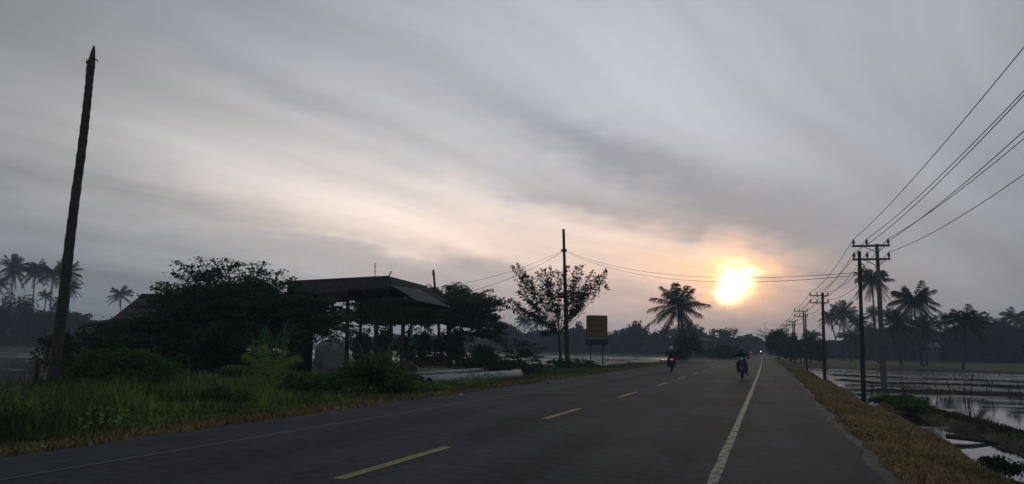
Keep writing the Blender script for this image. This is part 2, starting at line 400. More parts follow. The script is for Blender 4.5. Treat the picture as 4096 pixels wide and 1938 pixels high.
cg = zone(Vg[:, 0], Vg[:, 1], Vg[:, 2])
m_ground = material('ground', (1, 1, 1), .95, scale=3.5, noise_amt=.35, bump=.5, attr=True, spec=.1)
tag(np_mesh('ground', Vg, Fg, m_ground, colors=cg), kind='structure')

# road sheet with ragged edges
def strip(name, x0, x1, y0, y1, st, z, mat, rag=0.0, seg=1, taper=None):
    ys = np.concatenate([np.arange(y0, min(y1, 120), st), np.arange(max(y0, 120), y1, st*4), [y1]]) if y1 > 120 else np.append(np.arange(y0, y1, st), y1)
    V = []; 
    for y in ys:
        r0 = rag*(vnoise(np.array([3.]), np.array([y]), .9, 31)[0]-.5)+rag*(vnoise(np.array([3.]), np.array([y]), 3.7, 33)[0]-.5)
        r1 = rag*(vnoise(np.array([9.]), np.array([y]), .9, 32)[0]-.5)+rag*(vnoise(np.array([9.]), np.array([y]), 3.7, 34)[0]-.5)
        a, b = (x0(y) if callable(x0) else x0)+r0, (x1(y) if callable(x1) else x1)+r1
        for k in range(seg+1): V.append((a+(b-a)*k/seg+float(bend(y)), y, z))
    n = len(ys); Fc = [(i*(seg+1)+k, i*(seg+1)+k+1, (i+1)*(seg+1)+k+1, (i+1)*(seg+1)+k) for i in range(n-1) for k in range(seg)]
    return np_mesh(name, V, Fc, mat)
def asphalt():
    m = material('asphalt', (.07, .068, .072), .92, scale=1.0, noise_amt=.0, spec=.12); t = m.node_tree; b = t.nodes['Principled BSDF']
    tcn = t.nodes.new('ShaderNodeTexCoord'); mp = t.nodes.new('ShaderNodeMapping'); mp.inputs['Scale'].default_value = (1, .12, 1)
    t.links.new(tcn.outputs['Object'], mp.inputs[0])
    def nz(sc, v, d=5):
        q = t.nodes.new('ShaderNodeTexNoise'); q.inputs['Scale'].default_value = sc; q.inputs['Detail'].default_value = d; t.links.new(v, q.inputs['Vector']); return q.outputs['Fac']
    big = nz(.9, mp.outputs[0]); med = nz(.35, tcn.outputs['Object']); fine = nz(55, tcn.outputs['Object'], 3); grit = nz(5, tcn.outputs['Object'], 4)
    def mm(op, a, bb=0.0):
        q = t.nodes.new('ShaderNodeMath'); q.operation = op
        for i, v in enumerate((a, bb)):
            if isinstance(v, (int, float)): q.inputs[i].default_value = v
            else: t.links.new(v, q.inputs[i])
        return q.outputs[0]
    s_ = mm('ADD', mm('MULTIPLY', big, .75), mm('MULTIPLY', med, .85)); s_ = mm('SUBTRACT', s_, .3); spx = t.nodes.new('ShaderNodeSeparateXYZ'); t.links.new(tcn.outputs['Object'], spx.inputs[0]); s_ = mm('ADD', s_, mm('MULTIPLY', mm('SINE', mm('MULTIPLY', mm('ADD', spx.outputs[0], .62), 3.4)), .07)); s_ = mm('SUBTRACT', s_, mm('MULTIPLY', mm('GREATER_THAN', nz(.16, tcn.outputs['Object'], 1), .56), .09)); s_ = mm('ADD', s_, mm('MULTIPLY', mm('SUBTRACT', grit, .5), .9)); s_ = mm('ADD', s_, mm('MULTIPLY', mm('SUBTRACT', fine, .5), .9))
    r = t.nodes.new('ShaderNodeValToRGB'); r.color_ramp.elements[0].position = .2; r.color_ramp.elements[1].position = .8
    r.color_ramp.elements[0].color = (.012, .0145, .020, 1); r.color_ramp.elements[1].color = (.055, .061, .077, 1)
    t.links.new(s_, r.inputs[0])
    # the older shoulder strips outside the lanes are greyer and dustier
    sp = t.nodes.new('ShaderNodeSeparateXYZ'); t.links.new(tcn.outputs['Object'], sp.inputs[0])
    e = mm('MULTIPLY', mm('GREATER_THAN', mm('ABSOLUTE', mm('ADD', sp.outputs[0], 4.2)), 3.75), .45)
    dust = t.nodes.new('ShaderNodeMix'); dust.data_type = 'RGBA'; t.links.new(mm('MULTIPLY', e, med), dust.inputs[0]); t.links.new(r.outputs[0], dust.inputs[6]); dust.inputs[7].default_value = (.065, .07, .082, 1)
    t.links.new(dust.outputs[2], b.inputs['Base Color'])
    bp = t.nodes.new('ShaderNodeBump'); bp.inputs['Strength'].default_value = .35; bp.inputs['Distance'].default_value = .01; t.links.new(fine, bp.inputs['Height']); t.links.new(bp.outputs[0], b.inputs['Normal'])
    return m
tag(strip('road', -9.15, lambda y: 1.22, -60, 620, .35, 0.0, asphalt(), rag=.2, seg=4), kind='structure')
def paint(name, c, wear, sc=3.0):
    m = material(name, c, .75, scale=sc, spec=.2); t = m.node_tree; b = t.nodes['Principled BSDF']
    n = t.nodes.new('ShaderNodeTexNoise'); n.inputs['Scale'].default_value = sc*3; n.inputs['Detail'].default_value = 8; n.inputs['Roughness'].default_value = .7
    tcn = t.nodes.new('ShaderNodeTexCoord'); mp = t.nodes.new('ShaderNodeMapping'); mp.inputs['Scale'].default_value = (1, .35, 1); t.links.new(tcn.outputs['Object'], mp.inputs[0]); t.links.new(mp.outputs[0], n.inputs['Vector'])
    r = t.nodes.new('ShaderNodeMapRange'); r.inputs[1].default_value = wear-.035; r.inputs[2].default_value = wear+.035; t.links.new(n.outputs['Fac'], r.inputs[0])
    mix = t.nodes.new('ShaderNodeMix'); mix.data_type = 'RGBA'; mix.inputs[6].default_value = (.042, .045, .055, 1)
    src = b.inputs['Base Color'].links[0].from_socket; t.links.new(src, mix.inputs[7]); t.links.new(r.outputs[0], mix.inputs[0]); t.links.new(mix.outputs[2], b.inputs['Base Color'])
    return m
pw = paint('worn_white_paint', (.20, .21, .215), .48); pv = paint('badly_worn_white_paint', (.12, .125, .13), .60, 1.2)
py_ = paint('yellow_paint', (.27, .215, .08), .36); pf = paint('faded_centre_paint', (.20, .19, .15), .38)
tag(strip('right_edge_line', -.705, -.585, -40, 520, .25, .005, pw, rag=.018), kind='structure')
def le(y): return -7.78+.012*min(y, 45)
tag(strip('left_edge_line', lambda y: le(y)-.07, lambda y: le(y)+.06, -40, 520, .25, .005, pv, rag=.02), kind='structure')
yc = 9.35; k = 0
mbs = [MB(), MB()]
for q in range(46):
    xc = -4.66+.0125*min(yc, 30)+float(bend(yc)); w = .075
    mbs[0 if q < 3 else 1].add([(xc-w-.012, yc-1.55, .006), (xc+w-.012, yc-1.55, .006), (xc+w+.012, yc+1.5, .006), (xc-w+.012, yc+1.5, .006)], [(0, 1, 2, 3)])
    yc += 8.0
tag(mbs[0].build('centre_line_yellow_dashes', py_), kind='structure'); tag(mbs[1].build('centre_line_faded_dashes', pf), kind='structure')

# paddy water
def water_mat():
    m = bpy.data.materials.new('paddy_water'); m.use_nodes = True; t = m.node_tree; b = t.nodes['Principled BSDF']
    b.inputs['Base Color'].default_value = (.028, .026, .022, 1); b.inputs['Roughness'].default_value = .04; b.inputs['IOR'].default_value = 1.33
    tcn = t.nodes.new('ShaderNodeTexCoord'); mp = t.nodes.new('ShaderNodeMapping'); t.links.new(tcn.outputs['Object'], mp.inputs[0])
    n = t.nodes.new('ShaderNodeTexNoise'); n.inputs['Scale'].default_value = 3; n.inputs['Detail'].default_value = 4; t.links.new(mp.outputs[0], n.inputs[0])
    bp = t.nodes.new('ShaderNodeBump'); bp.inputs['Strength'].default_value = .05; bp.inputs['Distance'].default_value = .02; t.links.new(n.outputs['Fac'], bp.inputs['Height']); t.links.new(bp.outputs[0], b.inputs['Normal'])
    n2 = t.nodes.new('ShaderNodeTexNoise'); n2.inputs['Scale'].default_value = .5; n2.inputs['Detail'].default_value = 9; n2.inputs['Roughness'].default_value = .72; t.links.new(mp.outputs[0], n2.inputs[0])
    r = t.nodes.new('ShaderNodeMapRange'); r.inputs[1].default_value = .50; r.inputs[2].default_value = .60; r.inputs[3].default_value = .03; r.inputs[4].default_value = .42
    sp = t.nodes.new('ShaderNodeSeparateXYZ'); t.links.new(tcn.outputs['Object'], sp.inputs[0]); wr_ = t.nodes.new('ShaderNodeMapRange')      # open fields further out are ruffled by the wind
    wr_.inputs[1].default_value = 34; wr_.inputs[2].default_value = 70; wr_.inputs[3].default_value = -.06; wr_.inputs[4].default_value = .07; t.links.new(sp.outputs[1], wr_.inputs[0])
    ad = t.nodes.new('ShaderNodeMath'); ad.operation = 'ADD'; t.links.new(n2.outputs['Fac'], ad.inputs[0]); t.links.new(wr_.outputs[0], ad.inputs[1]); t.links.new(ad.outputs[0], r.inputs[0])
    mp2 = t.nodes.new('ShaderNodeMapping'); mp2.inputs['Scale'].default_value = (.35, 1.2, 1); t.links.new(tcn.outputs['Object'], mp2.inputs[0]); t.links.new(mp2.outputs[0], n2.inputs[0]); t.links.new(r.outputs[0], b.inputs['Roughness'])
    return m
mw = water_mat()
def sheet(name, x0, x1, y0, y1, z):
    return tag(np_mesh(name, [(x0, y0, z), (x1, y0, z), (x1, y1, z), (x0, y1, z)], [(0, 1, 2, 3)], mw), kind='structure')
sheet('paddy_water_right', 3.9, 95, -20, 112, -.76)
sheet('paddy_water_left', -160, -15.5, -20, 205, -.74)

# ------------------------------------------------------------------ grass (stuff)
def leaf_arrays(P, size, flat=.5, aspect=.45, drop=0.0):
    """rhombic leaves at points P"""
    n = len(P); size = np.broadcast_to(np.asarray(size, float), (n,))
    a = rng.normal(0, 1, (n, 3)); a[:, 2] = a[:, 2]*flat-drop; a /= np.linalg.norm(a, axis=1)[:, None]
    b = np.cross(a, rng.normal(0, 1, (n, 3))); b /= np.linalg.norm(b, axis=1)[:, None]+1e-9
    s = size[:, None]*.5
    V = np.stack([P-a*s, P+b*s*aspect, P+a*s, P-b*s*aspect], 1).reshape(-1, 3)
    return V, np.arange(n*4).reshape(n, 4)
def blades(name, P, hgt, wid, lean, colr, mat, off=(0, 0, 0), parent=None, bendy=.35):
    n = len(P); a = rng.uniform(0, 2*np.pi, n); ca, sa = np.cos(a), np.sin(a)
    b = rng.uniform(0, 2*np.pi, n); lx, ly = np.cos(b)*lean*hgt, np.sin(b)*lean*hgt
    h = hgt; w = wid
    V = np.zeros((n, 5, 3))
    V[:, 0] = P+np.stack([ca*w, sa*w, 0*h-.03], 1); V[:, 1] = P-np.stack([ca*w, sa*w, 0*h+.03], 1)
    mid = P+np.stack([lx*.35, ly*.35, h*.6], 1)
    V[:, 2] = mid-np.stack([ca*w*.75, sa*w*.75, 0*h], 1); V[:, 3] = mid+np.stack([ca*w*.75, sa*w*.75, 0*h], 1)
    V[:, 4] = P+np.stack([lx, ly, h*(1-bendy*np.abs(lean))], 1)
    k = np.arange(n)[:, None]*5
    Fc = np.concatenate([k+np.array([0, 1, 2]), k+np.array([0, 2, 3]), k+np.array([3, 2, 4])])
    C = np.repeat(colr, 5, 0)
    return np_mesh(name, V.reshape(-1, 3), Fc, mat, parent, off, colors=C)
m_blade = material('grass_blades', (1, 1, 1), .8, scale=.6, noise_amt=.3, attr=True, spec=.1)
def grass_points(n, xf, y0, y1, near_bias=1.6):
    y = y0+(y1-y0)*rng.random(n)**near_bias; x = xf(y, rng.random(n)); return x, y
def mixc(c1, c2, t): return np.array(c1)[None]*(1-t[:, None])+np.array(c2)[None]*t[:, None]
PA_, PB_ = gnd(1716, 1547, -.16), gnd(2078, 1514, -.16)
def off_poles(x, y): return (segd(x, y, PA_[:2]+[0, -1.2], PB_[:2]) > .55) & (segd(x, y, PA_[:2]+[-.35, -.8], PB_[:2]+[-.6, -.6]) > .5)
# tall left verge
x, y = grass_points(70000, lambda y, u: -10.6-8.5*u**1.15, 5, 34, 1.25)
patch = vnoise(x, y, 1.6, 41); dens = (rng.random(len(x)) < .35+.75*patch) & off_poles(x, y); x, y, patch = x[dens], y[dens], patch[dens]
z = height(x, y); inner = sstep(-10.8, -12.6, x-bend(y))
fade = 1-.55*sstep(20, 32, y)
hg = (.14+.60*inner*(.15+1.0*patch*(.5+vnoise(x, y, .55, 44)))*fade)*rng.uniform(.6, 1.25, len(x))
t1 = np.clip(vnoise(x, y, 2.7, 42)*1.2-.1+rng.normal(0, .12, len(x)), 0, 1)
cc = mixc((.165, .235, .055), (.05, .082, .03), t1); cc = cc*(.45+1.0*vnoise(x, y, 1.1, 57))[:, None]*(.7+.6*rng.random(len(x)))[:, None]
tag(blades('tall_verge_grass', np.stack([x, y, z], 1), hg, rng.uniform(.008, .02, len(x))*(1+y/30), rng.uniform(.1, .55, len(x)), cc, m_blade), 'tall green grass on the left verge', 'grass', kind='stuff')
x, y = grass_points(30000, lambda y, u: -10.9-7.5*u, 5, 34, 1.2); pt = vnoise(x, y, .9, 47)*.6+vnoise(x, y, 3.3, 48)*.6; ok = pt > .66; x, y, pt = x[ok], y[ok], pt[ok]
z = height(x, y)+rng.random(len(x))**.7*(pt-.4)*1.3; wv_, wf_ = leaf_arrays(np.stack([x, y, z], 1), rng.uniform(.04, .12, len(x)), .7, .6); ww_ = mixc((.18, .29, .07), (.05, .085, .035), vnoise(x, y, 1.1, 49))*(.6+.8*rng.random(len(x)))[:, None]
tag(np_mesh('verge_weeds', wv_, wf_, m_blade, colors=np.repeat(ww_, 4, 0)), 'leafy weeds through the tall left verge grass', 'weeds', kind='stuff')
# short left verge, dry by the road, green by the pipes
x, y = grass_points(60000, lambda y, u: -9.15-6.5*u**1.3+bend(y), 4, 85, 1.5); ok = off_poles(x, y); x, y = x[ok], y[ok]
z = height(x, y); xr = x-bend(y)
hg = rng.uniform(.05, .14, len(x))*(1+.6*vnoise(x, y, 1.2, 43)); t1 = np.clip(sstep(-9.2, -11.0, xr)*1.1+rng.normal(0, .2, len(x))+(vnoise(x, y, 1.5, 45)-.5)*.8, 0, 1)
green = mixc((.11, .15, .045), (.06, .085, .035), vnoise(x, y, 3., 46)); cc = mixc((.23, .165, .07), (.23, .165, .07), t1)*(1-t1[:, None])+green*t1[:, None]
tag(blades('short_verge_grass', np.stack([x, y, z], 1), hg, rng.uniform(.008, .02, len(x))*(1+y/25), rng.uniform(.2, .8, len(x)), cc, m_blade), 'short dry grass along the left road edge', 'grass', kind='stuff')
# right verge
x, y = grass_points(230000, lambda y, u: 1.42+2.95*u**.95+bend(y)+(vnoise(y*0, y, .7, 55)-.5)*.22, 4.5, 150, 2.1)
z = height(x, y); xr = x-bend(y); ok = z > -.74; x, y, z, xr = x[ok], y[ok], z[ok], xr[ok]
e = 1-sstep(1.3, 2.0, xr+(vnoise(x, y, .8, 52)-.5)*.9); hg = rng.uniform(.05, .16, len(x))*(1-.6*e)*(1+.35*vnoise(x, y, 1.1, 53))*(1-.55*sstep(3.0, 3.9, xr))
t1 = np.clip(vnoise(x, y, 2.1, 51)*1.1+rng.normal(0, .15, len(x))-.1, 0, 1)
cc = mixc((.35, .225, .125), (.27, .21, .09), t1); tg = np.clip((vnoise(x, y, 3.3, 54)-.55)*3+sstep(3.6, 5, xr)*.8, 0, 1)*.7; cc = cc*(1-tg[:, None])+mixc((.13, .15, .06), (.09, .12, .05), t1)*tg[:, None]
cc = cc*(.65+.7*rng.random(len(x)))[:, None]
tag(blades('dry_verge_grass', np.stack([x, y, z], 1), hg, rng.uniform(.003, .007, len(x))*(1+y/12), rng.uniform(.2, .9, len(x)), cc, m_blade), 'dry brown grass on the right verge', 'grass', kind='stuff')
# bund tufts and yard weeds
PX_, PY__ = [], []
for pl, hw, top in BUNDS:
    for a, b in zip(pl[:-1], pl[1:]):
        L = math.hypot(b[0]-a[0], b[1]-a[1]); dd = math.hypot(a[0], a[1]); n = int(min(L*260*min(1, 28/dd), 4500))
        t = rng.random(n); PX_.append(a[0]+(b[0]-a[0])*t+rng.normal(0, hw*.5, n)); PY__.append(a[1]+(b[1]-a[1])*t+rng.normal(0, hw*.5, n))
x = np.concatenate(PX_); y = np.concatenate(PY__); z = height(x, y); ok = z > -.75; x, y, z = x[ok], y[ok], z[ok]
cc = mixc((.05, .075, .028), (.06, .05, .03), vnoise(x, y, 1.9, 61))*(.6+.8*rng.random(len(x)))[:, None]
tag(blades('bund_grass', np.stack([x, y, z], 1), rng.uniform(.03, .10, len(x)), .008*(1+y/25), rng.uniform(.2, .8, len(x)), cc, m_blade), 'sparse grass on the paddy bunds', 'grass', kind='stuff')
x = rng.uniform(6, 60, 60000); y = rng.uniform(42, 112, 60000); k_ = np.floor(y/2.6+.04*x); pt = vnoise(x*.4, y, 5, 73)*.5+vnoise(x*.2, y, 1.6, 74)*.6; ok = (rng.random(len(x)) < sstep(.6, .8, pt)*.4); x, y = x[ok], y[ok]
cc = mixc((.07, .085, .035), (.08, .065, .04), vnoise(x, y, 4, 75))*(.6+.8*rng.random(len(x)))[:, None]
tag(blades('paddy_stubble', np.stack([x, y, np.full(len(x), -.76)], 1), rng.uniform(.06, .2, len(x)), .035*np.ones(len(x)), rng.uniform(.2, .8, len(x)), cc, m_blade), 'rice stubble standing in the right paddies', 'stubble', kind='stuff')
x = rng.uniform(-40, -14, 26000); y = 26+54*rng.random(26000)**1.2; pt = vnoise(x, y, 2.2, 71); ok = (rng.random(len(x)) < pt*1.2) & (np.hypot(x+22.6, y-50.5) > 2.6); x, y, pt = x[ok], y[ok], pt[ok]; z = height(x, y)
cc = mixc((.06, .085, .03), (.07, .055, .035), vnoise(x, y, 4, 72))*(.6+.8*rng.random(len(x)))[:, None]
tag(blades('yard_weeds', np.stack([x, y, z], 1), rng.uniform(.08, .34, len(x))*pt*np.where((x > -27) & (x < -13) & (y > 30) & (y < 56), .25, 1), .03*np.ones(len(x)), rng.uniform(.2, .8, len(x)), cc, m_blade), 'low weeds over the yard', 'weeds', kind='stuff')

# ------------------------------------------------------------------ foliage
def bez(a, c, b, t): t = np.asarray(t)[:, None]; return a*(1-t)**2+2*c*t*(1-t)+b*t**2
def spray_tree(name, label, cat, base, tips, trunk_top, r0, mat, leafsize=.2, nl=110, spread=.3, start=.35, lift=.45, group=None, side=2, twist=.2, barkmat=None, vz=.17, fill=None, br=.34):
    root = thing(name, label, cat, base, group); base = np.array(base, float); tt = np.array(trunk_top, float)
    tb = MB(); n = 7
    pts = [base+(tt-base)*i/(n-1)+np.array([rng.normal(0, twist*.12)*(0 < i < n-1), rng.normal(0, twist*.12)*(0 < i < n-1), 0]) for i in range(n)]
    tb.tube([base-np.array([0, 0, .25])]+pts, [r0*1.35]+[r0*(1.15-.45*i/(n-1)) for i in range(n)], 8)
    L = []; bb = MB()
    for tip in tips:
        tip = np.array(tip, float); d = np.linalg.norm(tip-tt)
        c = tt+(tip-tt)*.45+np.array([rng.normal(0, .08)*d, rng.normal(0, .08)*d, lift*d*.5])
        ts = np.linspace(0, 1, 7); path = bez(tt, c, tip, ts)
        bb.tube(path, list(np.linspace(r0*br, .012, 7)), 5, cap=False)
        t = start+(1-start)*rng.random(nl)**.8; q = bez(tt, c, tip, t)
        q = q+rng.normal(0, 1, (nl, 3))*np.array([spread, spread, spread*vz])*(.5+.6*np.sin(np.pi*np.clip((t-start)/(1-start), 0, 1)))[:, None]
        q[:, 2] -= .25*spread*rng.random(nl); L.append(q)
        for s in range(side):                                    # side twigs
            t0 = rng.uniform(start, .85); p0 = bez(tt, c, tip, [t0])[0]; dv = rng.normal(0, 1, 3)*np.array([1, 1, .35]); dv = dv/np.linalg.norm(dv)*rng.uniform(.12, .25)*d
            p1 = p0+dv; bb.tube([p0, (p0+p1)/2+np.array([0, 0, .06*d*.3]), p1], [.018, .012, .006], 4, cap=False)
            m_ = nl//3; tq = rng.random(m_)[:, None]; L.append(p0+(p1-p0)*tq+rng.normal(0, 1, (m_, 3))*np.array([spread, spread, spread*.4])*.6)
    P = np.concatenate(L); V, Fc = leaf_arrays(P, leafsize*rng.uniform(.6, 1.3, len(P)), .5, .42, .25)
    for fc, fr, fn in (fill or []):
        V3, F3 = clump_crown(fc, fr, fn, leafsize*1.15, 60, .34, .3, -.5, .38); Fc = np.concatenate([Fc, F3+len(V)]); V = np.concatenate([V, V3])
    tb.build('trunk', barkmat or M['bark'], root, smooth=True); bb.build('branches', barkmat or M['bark'], root, smooth=True)
    np_mesh('crown', V, Fc, mat, root, base)
    return root
def clump_crown(c, R, n, leafsize, clumps=30, sub=.28, hollow=.55, under=-.5, flat=1.0):
    """leaves gathered in uneven clumps through an ellipsoid"""
    c = np.array(c, float); R = np.array(R, float)
    d = rng.normal(0, 1, (clumps, 3)); d /= np.linalg.norm(d, axis=1)[:, None]; d[:, 2] = np.maximum(d[:, 2], under)
    cc = d*(hollow+(1.05-hollow)*rng.random((clumps, 1))); rs = sub*rng.uniform(.6, 1.5, clumps)
    k = rng.integers(0, clumps, n); q = rng.normal(0, 1, (n, 3)); q /= np.linalg.norm(q, axis=1)[:, None]; q *= (rng.random((n, 1))**.5); q[:, 2] *= flat
    P = c+(cc[k]+q*rs[k][:, None])*R
    return leaf_arrays(P, leafsize*rng.uniform(.6, 1.4, n), .8, .6)
def blob_tree(name, label, cat, px, ytop, wpx, d, zb=-.5, ybot=None, mat=None, n=2600, group=None, leafsize=None, clumps=26, trunk=True, sub=.3, hollow=.5, lowfrac=.12):
    top = at(px, ytop, d); base = np.array([top[0], top[1], zb]); hgt = top[2]-zb; w = wpx*d/F/2
    zlow = zb+hgt*lowfrac
    c = (top[0], top[1], (top[2]+zlow)/2); R = (w, w*rng.uniform(.8, 1.1), (top[2]-zlow)/2)
    root = thing(name, label, cat, base, group); V, Fc = clump_crown(c, R, int(n*1.5), leafsize or max(.16, d*.0030), clumps, sub*1.15, hollow*.8)
    if trunk:
        mb = MB(); mb.tube([base-np.array([0, 0, .2]), base+np.array([rng.normal(0, .02)*hgt, 0, hgt*.3]), base+np.array([rng.normal(0, .03)*hgt, 0, hgt*.62])], [.035*hgt, .026*hgt, .012*hgt], 7)
        for k in range(5):
            a = rng.uniform(0, 6.28); p0 = base+np.array([0, 0, hgt*rng.uniform(.28, .5)]); p1 = np.array(c)+np.array([math.cos(a)*R[0]*.7, math.sin(a)*R[1]*.7, R[2]*rng.uniform(-.1, .6)])
            mb.tube([p0, (p0+p1)/2+np.array([0, 0, .05*hgt]), p1], [.012*hgt, .008*hgt, .003*hgt], 5, cap=False)
        mb.build('trunk', M['bark'], root, smooth=True)
    np_mesh('crown' if trunk else 'foliage', V, Fc, mat or M['far'], root, base)
    return root

# ---- coconut palms: four crowns modelled once, trunks per tree
def frond_arrays(L, el, az, droop, nleaf, leaflen, wid, thick=.02):
    ts = np.linspace(0, 1, 9); v0 = np.array([math.cos(az)*math.cos(el), math.sin(az)*math.cos(el), math.sin(el)])
    pts = np.array([v0*L*t+np.array([0, 0, -droop*L*t**2.2]) for t in ts])
    V, Fq = [], []
    side = np.array([-math.sin(az), math.cos(az), 0])
    for s in (-1, 1):
        for k in range(nleaf):
            t = .1+.9*(k+rng.random()*.8)/nleaf; i = min(int(t*8), 7); f = t*8-i; p = pts[i]*(1-f)+pts[i+1]*f
            tan = pts[i+1]-pts[i]; tan /= np.linalg.norm(tan)
            ln = leaflen*(.55+.6*math.sin(math.pi*min(1, t*.85+.12)))*rng.uniform(.8, 1.15)
            dv = side*s*.62+tan*.65+np.array([0, 0, -rng.uniform(.25, .75)]); dv /= np.linalg.norm(dv)
            q = p+dv*ln*.55; e = p+dv*ln+np.array([0, 0, -.22*ln]); w = tan*wid
            b = len(V); V += [p-w, p+w, q+w*.9, q-w*.9, e+w*.15, e-w*.15]; Fq += [(b, b+1, b+2, b+3), (b+3, b+2, b+4, b+5)]
    for i in range(8):                                            # rachis
        r = thick*(1-.08*i); u = np.array([0, 0, r]); b = len(V); w = side*r
        V += [pts[i]-w, pts[i]+w, pts[i+1]+w*.9, pts[i+1]-w*.9, pts[i]+u, pts[i+1]+u*.9]; Fq += [(b, b+1, b+2, b+3), (b, b+3, b+5, b+4), (b+1, b+4, b+5, b+2)]
    return np.array(V), np.array(Fq)
def palm_crown_mesh(name, nf, L, nleaf=26, wid=.028, mat=None, el_lo=-.75, el_hi=1.35, droop=.42):
    Vs, Fs, o = [], [], 0
    for k in range(nf):
        f = k/(nf-1); el = el_lo+(el_hi-el_lo)*f**.9+rng.normal(0, .1); az = k*2.39996+rng.normal(0, .25)
        V, Fq = frond_arrays(L*rng.uniform(.82, 1.1)*(1-.18*max(0, f-.6)), el, az, droop*rng.uniform(.6, 1.3)*(1-.3*f), nleaf, L*.24, wid)
        Vs.append(V); Fs.append(Fq+o); o += len(V)
    ob = np_mesh(name, np.concatenate(Vs), np.concatenate(Fs), mat or M['palm']); me = ob.data; bpy.data.objects.remove(ob); return me
CROWNS = [palm_crown_mesh('palm_crown', 34, 1.0, 28, .013, el_hi=1.05, droop=.34), palm_crown_mesh('palm_crown', 30, 1.0, 26, .013, el_hi=.98, droop=.40), palm_crown_mesh('palm_crown', 34, 1.0, 28, .012, el_lo=-1.1, el_hi=1.3, droop=.26), palm_crown_mesh('palm_crown', 24, 1.0, 26, .014, el_lo=-.8, el_hi=1.15, droop=.3)]
def palm(label, px, py, d, rpx, kind=0, lean=(0, 0), zb=-.6, rot=None, group=None, nuts=True):
    d = d*(.88 if group == GL else 1)
    c = at(px, py, d); r = rpx*d/F; base = np.array([c[0]+lean[0], c[1]+lean[1], zb]); root = thing('coconut_palm', label, 'palm tree', base, group)
    mb = MB(); pts = []; rad = []; h = c[2]-zb
    for i in range(11):
        t = i/10; p = base*(1-t)+c*t; bow = math.sin(math.pi*t)*(-.12); p = p+np.array([lean[0]*bow, lean[1]*bow, 0]); pts.append(p); rad.append(.17*(1.5-.5*min(1, t*6))*(1-.35*t))
    pts[0] = pts[0]-np.array([0, 0, .3]); mb.tube(pts, rad, 8); mb.build('trunk', M['palmbark'], root, smooth=True)
    o = link_mesh('crown', CROWNS[kind], root, Vector(c-base)); o.scale = (r*1.07*rng.uniform(.94, 1.06), r*1.07*rng.uniform(.94, 1.06), r*1.16*rng.uniform(.92, 1.1)); o.rotation_euler = (0, 0, rng.uniform(0, 6.28) if rot is None else rot)
    if nuts and d < 140:
        nb = MB()
        for k in range(7):
            a = k*.9; nb.lathe([(.02, -.14), (.1, -.08), (.12, 0), (.09, .09), (.02, .13)], c+np.array([math.cos(a)*.28, math.sin(a)*.28, -.28]), 8)
        nb.build('coconuts', M['bush_dark'], root, smooth=True)
    return root
# ------------------------------------------------------------------ road-side trees and shrubs, left
def dome_tips(c, R, n, zmin=.1, jit=.12, top=1.0, inner=.5):
    out = []
    for k in range(n):
        zz = zmin+(top-zmin)*((k+.5)/n); a = k*2.39996; rr = math.sqrt(max(0, 1-zz*zz))*(rng.uniform(inner, 1.0) if k % 3 == 0 else rng.uniform(.88, 1.05))
        out.append((c[0]+R[0]*rr*math.cos(a)+rng.normal(0, jit), c[1]+R[1]*rr*math.sin(a)+rng.normal(0, jit), c[2]+R[2]*zz+rng.normal(0, jit)))
    return out
# big umbrella tree in front of the house
bt = at(960, 1400, 36); bt[2] = -.25
tips = dome_tips(at(965, 1320, 36), (4.6, 3.2, 2.55), 100, zmin=-.25)
for px, py_ in [(560, 1180), (600, 1150), (640, 1125), (700, 1090), (745, 1060), (850, 1032), (905, 1030), (1010, 1050), (1060, 1048), (1130, 1075), (1172, 1105), (1230, 1165), (1290, 1215), (1345, 1260), (1380, 1310), (1390, 1360), (540, 1225), (600, 1230), (500, 1262), (470, 1290), (430, 1322), (395, 1350), (460, 1350), (520, 1300), (560, 1270), (1425, 1305), (1445, 1335), (1400, 1330), (640, 1180), (590, 1200), (710, 1040), (800, 1030), (950, 1045), (1200, 1130)]:
    tips.append(tuple(at(px, py_, 36+rng.normal(0, 1.0))))
spray_tree('umbrella_tree', 'big dense umbrella-shaped tree in front of the red-roofed house', 'tree', bt, tips, at(970, 1330, 36), .22, M['leaf'], .17, 210, .30, .34, .3, side=3, fill=[(at(600, 1345, 35.5), (2.3, 1.6, .9), 6000), (at(960, 1290, 36), (4.3, 2.8, 2.1), 14000), (at(780, 1360, 35.5), (3.0, 2.2, 1.4), 6000), (at(1200, 1275, 35.8), (2.1, 1.6, .95), 6000), (at(1225, 1215, 35.8), (1.1, 1.1, .5), 2200)])
# canopy behind the shed
for (cx, cy, d, RR, n, lab, tl) in [
    (1805, 1262, 57, (4.3, 3.4, 2.35), 70, 'spreading umbrella tree right of the open shed, drooping sprays on its right side', [(1740, 1150), (1830, 1142), (1850, 1160), (1900, 1170), (1960, 1215), (2000, 1265), (2025, 1300), (2030, 1340), (2020, 1380), (1990, 1240), (1800, 1145), (1930, 1185), (1700, 1170)]),
    (1560, 1260, 59, (4.0, 3.2, 2.1), 46, 'dark spreading tree seen through the open shed', [(1420, 1180), (1480, 1165), (1550, 1170), (1600, 1170), (1650, 1180)])]:
    b = at(cx, cy+160, d); b[2] = -.3
    tips = dome_tips(at(cx, cy, d), RR, n, zmin=-.3, inner=.3)+[tuple(at(px, py_, d+rng.normal(0, .8))) for px, py_ in tl]
    spray_tree('umbrella_tree', lab, 'tree', b, tips, at(cx+rng.uniform(-20, 20), cy+40, d), .2, M['leaf'], .2, 170, .32, .35, .35, group='umbrella trees around the shed', fill=[(at(cx, cy-10, d), (RR[0]*.9, RR[1]*.8, RR[2]*.75), 8500)]+([(at(1930, 1325, d), (1.7, 1.4, 1.2), 2600)] if cx > 1700 else []))
